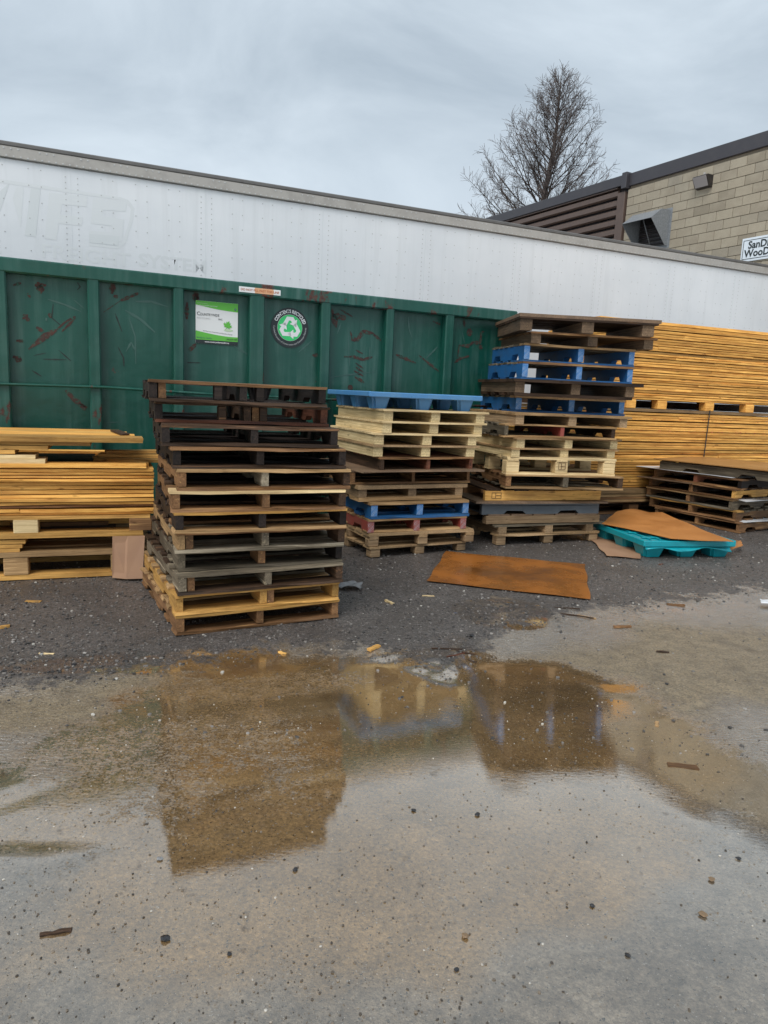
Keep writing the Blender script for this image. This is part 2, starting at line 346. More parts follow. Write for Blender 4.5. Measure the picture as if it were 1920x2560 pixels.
ms = N(t, 'ShaderNodeMixShader'); LK(kf.outputs[0], ms.inputs[0]); LK(bs.outputs[0], ms.inputs[1]); LK(gl.outputs[0], ms.inputs[2])
LK(ms.outputs[0], t.nodes['Material Output'].inputs[0]); M['ground'] = mt
tag(link('ground', me, mt), 'wet gravel yard and muddy concrete slab with brown puddles', kind='structure')
# ------------------------------------------------------------------ mesh makers
CACHE = {}
def board_me(Lx, w, t, var=0, wear=.004):
    k = ('b', round(Lx, 3), round(w, 3), round(t, 3), var, wear)
    if k in CACHE: return CACHE[k]
    r = random.Random(hash(k[1:]) & 0xffff); seg = 5; vs = []
    bow = r.uniform(-1, 1)*wear*.6
    for i in range(seg+1):
        x = -Lx/2+Lx*i/seg; b = bow*math.sin(math.pi*i/seg)
        for sy, sz in ((-1, -1), (1, -1), (1, 1), (-1, 1)):
            j = wear if 0 < i < seg else wear*.7
            vs.append((x+(r.uniform(-j, j) if i in (0, seg) else 0), sy*w/2+r.uniform(-j, j)*.8, sz*t/2+r.uniform(-j, j)*.35+b))
    fs = [(3, 2, 1, 0), tuple(seg*4+i for i in range(4))]
    for i in range(seg):
        for q in range(4): fs.append((i*4+q, i*4+(q+1) % 4, i*4+4+(q+1) % 4, i*4+4+q))
    CACHE[k] = mesh('board', vs, fs); return CACHE[k]
def prism(name, prof, w, key=None):                       # profile in x,z pushed through y from -w/2 to w/2
    if key and key in CACHE: return CACHE[key]
    n = len(prof); vs = [(x, -w/2, z) for x, z in prof]+[(x, w/2, z) for x, z in prof]
    fs = [tuple(range(n)), tuple(range(2*n-1, n-1, -1))]+[(i, n+i, n+(i+1) % n, (i+1) % n) for i in range(n)]
    me = mesh(name, vs, fs)
    b = bmesh.new(); b.from_mesh(me); bmesh.ops.triangulate(b, faces=[f for f in b.faces if len(f.verts) > 4]); bmesh.ops.recalc_face_normals(b, faces=b.faces); b.to_mesh(me); b.free()
    if key: CACHE[key] = me
    return me
def stringer_me(Lx, w, h, var):
    r = random.Random(var); a = Lx*.5; n0, n1 = a*.28+r.uniform(-.02, .02), a*.28+.24
    c = h*.42; j = lambda: r.uniform(-.004, .004)
    p = [(-a, 0+j()), (-n1, j()), (-n1+.035, c), (-n0-.035, c+j()), (-n0, j()), (n0, j()), (n0+.035, c+j()), (n1-.035, c), (n1, j()), (a, j()), (a+j(), h), (0, h+j()), (-a+j(), h)]
    return prism('stringer', [(x, z-h/2) for x, z in p], w, ('s', round(Lx, 3), w, h, var))
def box_me(sx, sy, sz, bev=.004):
    k = ('x', round(sx, 4), round(sy, 4), round(sz, 4), bev)
    if k in CACHE: return CACHE[k]
    b = bmesh.new(); bmesh.ops.create_cube(b, size=1)
    for v in b.verts: v.co = Vector((v.co.x*sx, v.co.y*sy, v.co.z*sz))
    if bev: bmesh.ops.bevel(b, geom=b.edges[:], offset=min(bev, .45*min(sx, sy, sz)), segments=1, affect='EDGES')
    me = bpy.data.meshes.new('box'); b.to_mesh(me); b.free(); CACHE[k] = me; return me
def box(name, parent, c, s, m, bev=.004, rot=(0, 0, 0)): return link(name, box_me(*s, bev), M[m], parent, c, rot)
def board(name, parent, Lx, w, t, c, m, axis='x', jit=.006, wear=.004):
    rz = (math.pi/2 if axis == 'y' else 0)+rnd.uniform(-jit, jit)
    return link(name, board_me(Lx, w, t, rnd.randrange(4), wear), M[m], parent, c, (rnd.uniform(-jit, jit)*.3, rnd.uniform(-jit, jit)*.3, rz))
# ------------------------------------------------------------------ pallets (local: x along the front, y back, z up)
WEAR = [.004]
def decks(e, Wd, D, z, t, m, n, lead=.14, skip=(), over=0, jit=.006):
    ws = lead; span = (D-lead)/(n-1)
    wi = min(.10 if n > 6 else .135, span*.93)
    for i in range(n):
        if i in skip: continue
        w = lead if i in (0, n-1) else wi
        y = lead/2+span*i if n > 1 else D/2
        mm = m if isinstance(m, str) else m[min(i, len(m)-1)]
        board('deck_board', e, Wd+over, w, t, (Wd/2+rnd.uniform(-.008, .008), y-over/2+rnd.uniform(-.006, .006), z+t/2), mm, 'x', jit*(1 if WEAR[0] < .006 else 2), WEAR[0])
def stringer_pallet(e, Wd, D, h, ms, md, mb, notch=True, sw=.04, nt=7, nb=5, dbl=(), ends=None, bt=.017):
    t = bt; z = 0
    if mb: decks(e, Wd, D, 0, t, mb, nb, .13); z = t
    hs = h-t-z
    for i, x in enumerate((sw/2+.004, Wd/2+rnd.uniform(-.02, .02), Wd-sw/2-.004)):
        mm = ms if isinstance(ms, str) else ms[i]
        xs_ = [x]+([x+sw+.006] if (i in dbl and i < 2) else [])
        for q, xx in enumerate(xs_):
            Ls = (D-.02) if q == 0 else .5
            yy = D/2 if q == 0 else .27
            if notch and q == 0: o = link('stringer', stringer_me(Ls, sw, hs, rnd.randrange(3)), M[mm], e, (xx, yy, z+hs/2), (0, 0, math.pi/2))
            else: o = board('stringer', e, Ls, sw, hs, (xx, yy, z+hs/2), mm if q == 0 else ('brown' if mm != 'brown' else 'dark'), 'y', .004, .003)
            if ends and q == 0: link('end_print', box_me(.004, sw*.96, hs*.96, .001), M[ends], o, (-(D-.02)/2-.001, 0, 0))
    decks(e, Wd, D, h-t, t, md, nt)
def layered_pallet(e, Wd, D, h, ms, md, sw=.08, t=.016, bottom=None, sheet=False, over=.05):
    z = 0
    if bottom: decks(e, Wd, D, 0, t, bottom, 4, .2); z = t
    hs = h-t-z
    for x in (sw/2, Wd/2, Wd-sw/2): board('stringer', e, D, sw, hs, (x, D/2, z+hs/2), ms, 'y', .004, .0015)
    n = 5; w = (D+over)/n
    for i in range(n): board('deck_board', e, Wd+over, w*.965, t, (Wd/2+over*.2, w*(i+.5)-over/2, h-t/2), md, 'x', .003, .003)
def block_pallet(e, Wd, D, h, mbk, md, mb=None, bs=.10, t=.018, nt=7, cross=True):
    z = 0
    if mb: 
        for y in (bs/2, D/2, D-bs/2): board('bottom_board', e, Wd, bs, t, (Wd/2, y, t/2), mb)
        z = t
    hb = h-t*(2 if cross else 1)-z
    for x in (bs*.6, Wd/2, Wd-bs*.6):
        for y in (bs*.55, D/2, D-bs*.55): box('block', e, (x, y, z+hb/2), (bs*1.15, bs, hb), mbk, .005, (0, 0, rnd.uniform(-.04, .04)))
        if cross: board('stringer_board', e, D, bs, t, (x, D/2, z+hb+t/2), md, 'y')
    decks(e, Wd, D, h-t, t, md, nt)
def foot_me(a, b, h):
    k = ('f', a, b, h)
    if k in CACHE: return CACHE[k]
    bm_ = bmesh.new(); bmesh.ops.create_cube(bm_, size=1)
    for v in bm_.verts: s = a if v.co.z > 0 else b; v.co = Vector((v.co.x*2*s*.5, v.co.y*2*s*.5, v.co.z*h))
    bmesh.ops.bevel(bm_, geom=[e_ for e_ in bm_.edges if abs(e_.verts[0].co.z-e_.verts[1].co.z) > .01], offset=.022, segments=3, affect='EDGES')
    me = bpy.data.meshes.new('foot'); bm_.to_mesh(me); bm_.free(); CACHE[k] = me; return me
def nest_pallet(e, Wd, D, h, m, ribs=False, dt=.045, fa=.17, fb=.125, ins=.13):
    hf = h-dt
    box('deck', e, (Wd/2, D/2, h-dt/2), (Wd-.03, D-.03, dt-.012), m, .008)
    for s, c in (((Wd, .02, dt), (Wd/2, .0, h-dt/2)), ((Wd, .02, dt), (Wd/2, D, h-dt/2)), ((.02, D+.014, dt), (0, D/2, h-dt/2+.002)), ((.02, D+.014, dt), (Wd, D/2, h-dt/2+.002))): box('rim', e, c, s, m, .006)
    for x in (ins, Wd/2, Wd-ins):
        for y in (ins, D/2, D-ins):
            f = link('foot', foot_me(fa, fb, hf), M[m], e, (x, y, hf/2))
    if ribs:
        for i in range(9): box('rib', e, (Wd*(i+1)/10, D/2, h+.002), (.012, D-.10, .012), m, .002)
        for i in range(4): box('rib', e, (Wd/2, D*(i+.6)/4.2, h+.0035), (Wd-.10, .03, .010), m, .002)
def rail_pallet(e, Wd, D, h, m):
    t = .03; box('deck', e, (Wd/2, D/2, h-t/2), (Wd, D, t), m, .006)
    for y in (.03, D/2, D-.03):
        o = link('rail', stringer_me(Wd-.01, .055, h-t, 7), M[m], e, (Wd/2, y, (h-t)/2))
    for x in (.06, Wd/2, Wd-.06): box('runner', e, (x, D/2, .010), (.10, D-.02, .018), m, .004)
ORD = ['lowest', 'second from the bottom', 'third from the bottom', 'fourth from the bottom', 'fifth from the bottom', 'sixth from the bottom', 'seventh from the bottom', 'eighth from the bottom', 'ninth from the bottom', 'tenth from the bottom', 'eleventh from the bottom', 'twelfth from the bottom', 'thirteenth from the bottom', 'fourteenth from the bottom', 'fifteenth from the bottom', 'topmost']
def put(i, n, stack, desc, grp, pxl, pxr, z, y, Wd, tilt=0, name='wooden_pallet', turn=False, D=None, yaw=None):
    if yaw is not None:
        lo, hi = y-.6, y+.8
        for _ in range(30):
            y = (lo+hi)/2; q = at_y(pxl, z+.05, y)+Vector((math.cos(yaw), math.sin(yaw), 0))*Wd
            if proj(q)[0] > pxr: lo = y
            else: hi = y
    p = at_y(pxl, z+.05, y); p.z = z
    a = yaw_for(p, Wd, pxr) if yaw is None else yaw
    a = max(math.radians(4), min(math.radians(36), a))
    lab = desc+', '+(ORD[i] if i < n-1 else 'topmost')+' of '+stack
    return empty(name, p, a, lab, 'pallet', grp, rx=rnd.uniform(-.003, .003), ry=tilt)
# stack A: charred pallets, twelve high
A = [  # description, left px, right px (columns of the enlarged view), stringers, deck, bottom; boards behind the front one darkened to imitate gap shade
 ('brown worn wooden pallet', 300, 1505, ['brown', 'brown', 'brown'], ['honey', 'tan'], 'brown', ()),
 ('honey coloured wooden pallet', 290, 1508, ['honey', 'honey', 'honey'], ['honey', 'tan'], ['honey', 'tan'], (1,)),
 ('blue grey weathered pallet', 315, 1538, ['grey', 'grey', 'dark'], ['grey', 'grey', 'dark'], ['dark', 'grey'], (0,)),
 ('grey weathered pallet', 306, 1533, ['grey', 'brown', 'char'], ['weather', 'grey', 'dark'], ['grey', 'grey', 'dark'], ()),
 ('splintered pallet with grey boards', 302, 1553, ['tan', 'grey', 'dark'], ['brown', 'grey', 'dark'], ['weather', 'grey', 'dark'], (0,)),
 ('black pallet with orange deck edge', 290, 1566, ['char', 'char', 'char'], ['honey', 'dark', 'char'], ['tan', 'brown', 'dark'], ()),
 ('brown pallet with pale yellow deck edge', 262, 1562, ['brown', 'brown', 'dark'], ['pale', 'brown', 'dark'], ['brown', 'dark', 'char'], ()),
 ('dark pallet with brown stringer ends', 310, 1594, ['brown', 'weather', 'dark'], ['tan', 'dark', 'char'], ['brown', 'dark', 'char'], ()),
 ('soot black pallet', 270, 1562, ['char', 'char', 'char'], ['brown', 'char'], ['dark', 'char'], ()),
 ('charcoal pallet', 186, 1502, ['char', 'char', 'char'], ['dark', 'char'], ['dark', 'char'], ()),
 ('charred pallet with reddish edge boards', 135, 1424, ['char', 'dark', 'redwood'], ['dark', 'char'], ['redwood', 'char'], (1,)),
 ('burnt pallet with bare brown front board', 92, 1413, ['char', 'char', 'char'], ['brown', 'char'], ['dark', 'char'], (0,)),
]
hA = .1205; WEAR[0] = .009
for i, (ds, l, r_, s_, d_b, b_, dbl) in enumerate(A):
    k = .33755
    e = put(i, 12, 'the charred black stack', ds, 'pallets in the charred stack', 340+l*k, 340+r_*k, i*hA-.004, 3.86+[0, .0, .03, .03, .02, 0, 0, .02, 0, -.02, -.03, -.04][i], 1.016, yaw=math.radians([28, 27, 27, 25, 24.3, 23.2, 21.5, 23, 22.5, 20.5, 20, 20.5][i]))
    stringer_pallet(e, 1.016, 1.20, hA-.002, s_, d_b, b_, dbl=dbl, sw=.042, nt=7 if i < 10 else 3, nb=5 if i < 10 else 3)
    if i >= 10:
        for x in ((.50, .72) if i == 11 else (.55,)): link('plastic_block', foot_me(.15, .11, .085), M['blackplastic'], e, (x, .62, .06))
        for x in (.38, .62): box('spacer_block', e, (x, .05, hA/2), (.045, .09, .084), 'dark' if i == 10 else 'char')
WEAR[0] = .007
# stack B
ZB = [0, .092, .215, .335, .49, .635, .760, .885, .988, 1.090, 1.190, 1.290]
kB = .2893
def pb(i, desc, l, r_, Wd=1.016, y=6.06, name='wooden_pallet', **kw):
    return put(i, 12, 'the blue topped stack', desc, 'pallets in the stack under the blue plastic pallet', 780+l*kB, 780+r_*kB, ZB[i]-(.006 if i == 0 else .003), y, Wd, name=name, **kw)
e = pb(0, 'tan pallet on wood blocks', 505, 1330); block_pallet(e, 1.016, 1.02, .092, 'lambrown', 'chipboard', None, .085, .018, 6, False)
e = pb(1, 'tan chipboard pallet on blocks', 488, 1400, 1.07); block_pallet(e, 1.07, 1.02, .120, 'lambrown', 'chipboard', None, .085, .028, 6, True)
e = pb(2, 'red painted pallet with patterned ends', 480, 1336, 1.0); stringer_pallet(e, 1.0, 1.02, .118, 'redpaint', 'tan', None, True, .062, ends='redmesh')
board('deck_board', e, 1.0, .1, .015, (.5, .06, .008), 'tan'); board('deck_board', e, 1.0, .12, .015, (.5, .55, .008), 'tan')
e = pb(3, 'blue painted pallet with patterned ends', 508, 1356, 1.0); stringer_pallet(e, 1.0, 1.02, .150, 'bluepaint', 'tan', ['bluepaint', 'bluepaint', 'tan'], True, .064, ends='bluemesh', bt=.024)
e = pb(4, 'light brown layered pallet', 400, 1297, 1.05); layered_pallet(e, 1.05, 1.02, .142, 'lambrown', 'chipboard', .078, .034, ['tan', 'chipboard'])
e = pb(5, 'thin sided brown pallet', 345, 1366, 1.2); stringer_pallet(e, 1.2, 1.02, .123, 'brown', 'chipdark', 'brown', False, .028)
e = pb(6, 'reddish brown pallet', 590, 1392, .96); stringer_pallet(e, .96, 1.02, .122, ['dark', 'redwood', 'redwood'], ['brown', 'redwood'], None, False, .036)
sh = board('base_sheet', e, 1.22, 1.0, .012, (.42, .42, .002), 'chipdark', 'x', .01, .009)
NM = ['with a rough edged deck', 'set back under', 'with clean edges', 'just under the blue one']
for q, (l, r_) in enumerate(((530, 1402), (540, 1418), (610, 1467), (620, 1487))):
    e = pb(7+q, 'new pale laminated pallet', l, r_); layered_pallet(e, 1.016, 1.02, .1, 'lampale', 'pale' if q else 'chipboard', .088)
e = pb(11, 'blue plastic nesting pallet', 500, 1458, 1.1, name='plastic_pallet'); nest_pallet(e, 1.1, 1.02, .142, 'blueplastic')
# stack C
ZC = [0, .205, .297, .410, .565, .700, .872, .960, 1.058, 1.185, 1.300, 1.455, 1.610, 1.780, 1.952, 2.060]
ZC = [z_ if i < 10 else CH+(z_-CH)*1.05 for i, z_ in enumerate(ZC)]
HC = [ZC[i+1]-ZC[i] for i in range(15)]+[.163]
kC = .3134
def pc(i, desc, l, r_, Wd=1.22, y=6.83, name='wooden_pallet', **kw):
    return put(i, 16, 'the tallest stack', desc, 'pallets in the tallest stack', 1140+l*kC, 1140+r_*kC, ZC[i]-(.006 if i == 0 else .003), y, Wd, name=name, **kw)
e = pc(0, 'double deck layered pallet on blocks', 325, 1130); block_pallet(e, 1.22, 1.1, .105, 'lambrown', 'chipboard', None, .09, .02, 5, False)
for x in (.06, .6, 1.1): board('upper_stringer', e, 1.1, .09, .077, (x, .55, .105+.038), 'lambrown', 'y', .004, .002)
for q in range(4): board('upper_deck_board', e, 1.3, .26, .018, (.62, .13+.28*q, .191), 'grey', 'x', .01)
e = pc(1, 'brown layered pallet turned sideways', 240, 1142, 1.3)
for y_ in (.04, .55, 1.06): board('stringer', e, 1.3, .08, HC[1]-.016, (.65, y_, HC[1]/2-.008), 'lambrown', 'x', .003, .002)
for q in range(5): board('deck_board', e, 1.1, .23, .014, (.14+.25*q, .55, HC[1]-.007), 'chipdark', 'y')
e = pc(2, 'grey plastic pallet with fork openings', 205, 1140, 1.33, name='plastic_pallet'); rail_pallet(e, 1.33, 1.1, HC[2], 'greyplastic')
e = pc(3, 'pallet with a honey coloured beam in front', 235, 1152, 1.3)
board('base_sheet', e, 1.46, 1.15, .022, (.62, .52, .012), 'chipdark', 'x', .01, .008)
for y_ in (.03, .55, 1.06):
    o = link('stringer', stringer_me(1.3, .045, .098, 9) if y_ > .1 else board_me(1.3, .045, .098, 1), M['honey' if y_ < .1 else 'brown'], e, (.65, y_, .024+.05))
for q in range(5): board('deck_board', e, 1.1, .16, .016, (.1+.27*q, .55, .131), 'dark', 'y', .05)
STB = e
e = pc(4, 'brown notched pallet', 395, 1332, 1.24); stringer_pallet(e, 1.24, 1.15, HC[4], ['brown', 'grey', 'dark'], ['tan', 'brown'], ['tan', 'grey'], True, .055)
e = pc(5, 'pale pallet with stamped square blocks', 400, 1267, 1.16); block_pallet(e, 1.16, 1.1, HC[5], 'pale', 'pale', 'pale', .115, .02, 6)
P5 = e
def stamp(par, x, y, z, w, h):
    for q in range(2): box('stamp_line', par, (x, y, z+(q-.5)*h), (w, .002, .004), 'inkbrown', 0); box('stamp_line', par, (x+(q-.5)*w, y, z), (.004, .002, h), 'inkbrown', 0)
    box('stamp_line', par, (x-.1*w, y, z), (.004, .002, h), 'inkbrown', 0); box('stamp_line', par, (x+.2*w, y, z), (.55*w, .002, .004), 'inkbrown', 0)
stamp(STB, .12, .0055, .075, .10, .055); stamp(P5, .58, -.001, .092, .07, .065)
e = pc(6, 'pale laminated pallet with ragged deck', 442, 1276); layered_pallet(e, 1.2, 1.1, HC[6], 'lampale', 'tan', .09)
e = pc(7, 'pale laminated pallet', 485, 1297); layered_pallet(e, 1.2, 1.1, HC[7], 'lampale', 'tan', .09)
e = pc(8, 'grey notched pallet', 385, 1272, 1.2); stringer_pallet(e, 1.2, 1.1, HC[8], ['grey', 'redpaint', 'dark'], ['tan', 'grey'], ['tan', 'grey'], True, .04)
e = pc(9, 'reddish layered pallet', 475, 1362); layered_pallet(e, 1.22, 1.1, HC[9], 'lambrown', 'tan', .085, .022)
e = pc(10, 'blue painted pallet', 475, 1346, yaw=math.radians(13)); stringer_pallet(e, 1.22, 1.05, HC[10], 'bluepaint', ['chipboard', 'grey'], 'bluepaint', True, .062, ends='bluemesh', bt=.021)
e = pc(11, 'grey brown layered pallet', 470, 1420, 1.26, yaw=math.radians(10)); layered_pallet(e, 1.26, 1.1, HC[11], 'lamdark', 'dark', .095, .03, ['dark'], over=.1)
e = pc(12, 'blue painted pallet', 525, 1412, yaw=math.radians(11.5)); stringer_pallet(e, 1.22, 1.05, HC[12], 'bluepaint', ['brown', 'grey'], 'bluepaint', True, .062, ends='bluemesh', bt=.022)
e = pc(13, 'blue painted pallet', 540, 1426, yaw=math.radians(11)); stringer_pallet(e, 1.22, 1.05, HC[13], 'bluepaint', ['tan', 'grey'], 'bluepaint', True, .062, ends='bluemesh', bt=.022)
e = pc(14, 'brown layered pallet', 600, 1572, 1.3, yaw=math.radians(8.5)); layered_pallet(e, 1.3, 1.1, HC[14], 'lamdark', 'brown', .10, .02)
e = pc(15, 'dark brown pallet under a thick board', 515, 1580, 1.36, yaw=math.radians(5)); layered_pallet(e, 1.36, .95, HC[15]-.035, 'lamdark', 'dark', .12, .02)
board('top_board', e, 1.44, 1.02, .032, (.70, .49, HC[15]-.018), 'chipdark', 'x', .004, .005)
# stack D, low, cornerwise
def pd(i, desc, z, left, right, D=1.02, name='wooden_pallet'):
    a = math.atan2(right.y-left.y, right.x-left.x)
    return empty(name, (left.x, left.y, z), a, desc+', '+(ORD[i] if i < 5 else 'topmost')+' of the low stack', 'pallet', 'pallets in the low stack')
cl, cr = Vector((3.50, 9.10, 0)), Vector((4.14, 8.10, 0)); ud = (cr-cl).normalized()
e = pd(0, 'dark pallet', -.006, cl, cr); stringer_pallet(e, 1.16, 1.02, .124, 'brown', ['brown', 'dark'], ['brown', 'dark'], True, .04)
e = pd(1, 'brown pallet with a yellow edge board', .122, cl-ud*.10, cr); stringer_pallet(e, 1.20, 1.02, .118, 'brown', ['honey', 'grey'], 'brown', True, .04)
e = pd(2, 'grey pallet', .243, cl-ud*.16, cr); stringer_pallet(e, 1.20, 1.04, .122, ['brown', 'brown', 'grey'], ['tan', 'grey'], ['weather', 'grey'], True, .045, dbl=(1,))
e = pd(3, 'dark brown pallet with honey end', .368, cl-ud*.14, cr+ud*.02); stringer_pallet(e, 1.2, 1.04, .122, ['brown', 'brown', 'honey'], ['brown', 'dark'], ['brown', 'dark'], True, .045, dbl=(1,))
e = pd(4, 'brown black pallet', .493, cl-ud*.08, cr+ud*.02); stringer_pallet(e, 1.2, 1.04, .122, ['brown', 'redwood', 'char'], ['brown', 'dark'], ['brown', 'dark'], True, .045)
pL = at_y(1649, .68, 9.0); pR = pL+Vector((.80, -.95, 0)); pL.z = pR.z = 0
e = pd(5, 'wide grey notched pallet', .622, pL, pR)
for y_ in (.03, .5, .98): link('stringer', stringer_me(1.5, .045, .10, 2), M['grey' if y_ < .1 else 'dark'], e, (.75, y_, .052))
for q in range(6): board('deck_board', e, 1.02, .14, .016, (.1+.26*q, .5, .110), 'dark', 'y')
# ------------------------------------------------------------------ thin sheets
def sheet(name, pts, mtn, label, cat, th=.005, wave=.006, div=14, bend=None, pull=None):
    a, b, c, d = [Vector(p) for p in pts]; vs, fs = [], []
    for i in range(div+1):
        for j in range(div+1):
            u, w = i/div, j/div; p = (a*(1-u)+b*u)*(1-w)+(d*(1-u)+c*u)*w
            zz = wave*(math.sin(u*5+w*3+len(label))+.6*math.sin(w*9-u*4))
            ex = .012*(math.sin(u*11+w*2)+math.sin(w*13)) if (i in (0, div) or j in (0, div)) else 0
            p = p+Vector((ex*.6, ex*.4, abs(zz)))
            if pull: p = p+pull[1]*(max(0, 1-abs(u-pull[0])/.48)*(1-w))
            if bend: p = p+Vector((0, 0, bend(u, w)))
            vs.append(p)
    n = len(vs); vs += [v_-Vector((0, 0, th)) for v_ in vs]; R_ = lambda i, j: i*(div+1)+j
    for i in range(div):
        for j in range(div):
            q = (R_(i, j), R_(i+1, j), R_(i+1, j+1), R_(i, j+1)); fs.append(q); fs.append(tuple(n+x for x in reversed(q)))
    for i in range(div):
        for x, y in (((i, 0), (i+1, 0)), ((div, i), (div, i+1)), ((div-i, div), (div-i-1, div)), ((0, div-i), (0, div-i-1))):
            p, q = R_(*x), R_(*y); fs.append((p, n+p, n+q, q))
    o = link(name, mesh(name, vs, fs, False), M[mtn]); me = o.data
    b_ = bmesh.new(); b_.from_mesh(me); bmesh.ops.recalc_face_normals(b_, faces=b_.faces); b_.to_mesh(me); b_.free()
    return tag(o, label, cat)
K = 1920/1659
def gp(x, y, z=0): return gnd(x*K, y*K, z)
sheet('cardboard_sheet', [gp(922, 1254, .004), gp(1277, 1294, .004), gp(1263, 1219, .004), gp(962, 1191, .004)], 'wetboard', 'wet brown cardboard sheet lying flat on the gravel', 'cardboard', .004, .005)
sheet('cardboard_sheet', [gp(1310, 1200, .004), gp(1385, 1207, .004), gp(1375, 1150, .004), gp(1270, 1160, .004)], 'cardbox', 'brown cardboard scrap poking out from under the teal pallet', 'cardboard', .004, .004)
# teal plastic pallet with draped cardboard
tl = gp(1393, 1170, .15); tr = gp(1588, 1170, .15)
ta = math.atan2(tr.y-tl.y, tr.x-tl.x)
TW, TD = max(.95, (tr-tl).length), 1.15
tealb = gp(1296, 1131, .15)
TD = min(1.3, max(1.0, (tealb-tl).length))
e = empty('plastic_pallet', (tl.x, tl.y, -.008), ta, 'teal plastic pallet on the gravel with brown card over it', 'pallet'); nest_pallet(e, TW, TD, .165, 'tealplastic', True, .058, fa=.23, fb=.17, ins=.125)
skn = random.Random(3)
lipv, lipf = [], []
for i in range(21):
    u = i/20*TW*.93; w_ = .025+.028*abs(math.sin(i*.7))
    lipv += [(u, -.012, .10), (u, -.012-w_*.8, .085+.02*math.sin(i*.55))]
    if i: lipf.append((2*i-2, 2*i, 2*i+1, 2*i-1))
lo = link('torn_lip', mesh('torn_lip', lipv, lipf, True), M['tealplastic'], e)
sm = lo.modifiers.new('solid', 'SOLIDIFY'); sm.thickness = .006
def card_bend(u, w):
    return .032*math.exp(-((u-.30)/.28)**2)*sstep(.2, .9, w)+.0
q0, q1, q2, q3 = gp(1300, 1131, .185), gp(1577, 1170, .178), gp(1420, 1111, .17), gp(1333, 1106, .19)
sheet('cardboard_sheet', [q0, q1+Vector((.03, -.02, 0)), q2+Vector((.10, .12, 0)), q3], 'drycard', 'orange brown card draped over the teal plastic pallet', 'cardboard', .005, .006, 18, card_bend, (.5, gnd(1673, 1347, .175)-(q0+q1)*.5))
sheet('cardboard_sheet', [gp(1572, 1190, .05), gp(1606, 1178, .05), gp(1600, 1168, .06), gp(1578, 1168, .16)], 'drycard', 'folded card corner hanging past the teal pallet edge', 'cardboard', .005, .003, 6)
# brown sheet and white sheets of the low stack
u5 = (pR-pL).normalized(); v5 = Vector((-u5.y, u5.x, 0))
def d5(a, b, z): p = pL+u5*a+v5*b; return Vector((p.x, p.y, z))
sheet('hardboard_sheet', [d5(-.06, -.05, .752), d5(1.6, -.05, .752), d5(1.6, 1.15, .752), d5(-.06, 1.15, .752)], 'masonite', 'smooth brown hardboard sheet on top of the low pallet stack', 'board', .012, .002)
vd = Vector((-ud.y, ud.x, 0))
def d0(a, b, z): p = cl+ud*a+vd*b; return Vector((p.x, p.y, z))
sheet('white_sheet', [d0(-.30, -.10, .622), d0(1.0, .0, .622), d0(1.0, .8, .622), d0(-.2, .8, .622)], 'white', 'white plastic sheet below the top pallet of the low stack', 'sheet', .004, .002)
sheet('white_sheet', [d0(.4, .35, .369), d0(1.19, .03, .369), d0(1.22, 1.15, .369), d0(.4, 1.15, .369)], 'white', 'white board halfway up the low pallet stack', 'sheet', .006, .002)
sheet('white_sheet', [d0(.55, .3, .121), d0(1.17, .06, .121), d0(1.30, 1.15, .121), d0(.6, 1.2, .121)], 'white', 'white board on the lowest pallet of the low stack', 'sheet', .006, .002)
sheet('hardboard_sheet', [d0(-.25, -.1, .494), d0(.5, -.03, .494), d0(.5, .5, .494), d0(-.25, .5, .494)], 'chipdark', 'dark chipboard piece sticking out left of the low stack', 'board', .012, .002)
# ------------------------------------------------------------------ lumber bundles on the right
def bundle(name, org, yaw, Lx, D, z0, z1, t, mats, label, group, gaps=.3, split=.5):
    e = empty(name, (org[0], org[1], z0), yaw, label, 'lumber', group); z = 0; k = 0
    tn = t
    while z+tn*.8 <= z1-z0+.001:
        t = min(tn*rnd.choice([.74, .84, .9, .98]), max(z1-z0-z, .012))
        if z1-z0-z-t < tn*.8: t = z1-z0-z
        fo = rnd.uniform(-.007, .006)+(.016 if rnd.random() < gaps else 0)
        th = t-rnd.uniform(.006, .009)
        cuts = [0, Lx] if rnd.random() > split else [0, Lx*rnd.uniform(.25, .75), Lx]
        for a, b in zip(cuts[:-1], cuts[1:]):
            mm = mats if isinstance(mats, str) else mats[0 if (a+b)/2 > .9 or rnd.random() < .15 else 1]
            if rnd.random() < .08: mm = rnd.choice(['tan', 'brown', 'honey'])
            o = link('plank', board_me(round((b-a)-.004, 2), round(D, 2), round(th, 3), rnd.randrange(5), .006), M[mm], e, ((a+b)/2, D/2+fo+rnd.uniform(-.005, .005), z+t/2), (rnd.uniform(-.004, .004), 0, rnd.uniform(-.0015, .0015)))
        z += t; k += 1
    return e
RY = math.radians(22.5); rd = Vector((math.cos(RY), math.sin(RY), 0)); rn = Vector((-rd.y, rd.x, 0))
R0 = Vector((2.86, 9.115, 0))-rd*.95
def rp_(a, b=0): p = R0+rd*a+rn*b; return (p.x, p.y)
e = empty('wooden_pallet', (*rp_(-.02), -.006), RY, 'long pallet under the tall lumber pile, lowest of the pile', 'pallet')
block_pallet(e, 4.2, 1.1, .16, 'brown', 'brown', 'brown', .13, .02, 5)
for x in (.75, 1.45, 2.8, 3.5): box('block', e, (x, .07, .07), (.15, .13, .10), 'brown')
bundle('lumber_bundle', rp_(-.05, -.05), RY, 4.3, 1.15, .154, .335, .045, 'tan', 'few weathered brown planks at the bottom of the tall lumber pile', 'lumber bundles of the tall pile', .5)
bm2 = bundle('lumber_bundle', rp_(0), RY, 4.25, 1.1, .335, 1.37, .0395, ['lumber', 'pinkwood'], 'honey lumber bundle with black strap, under the row of spacer blocks', 'lumber bundles of the tall pile', .3, .35)
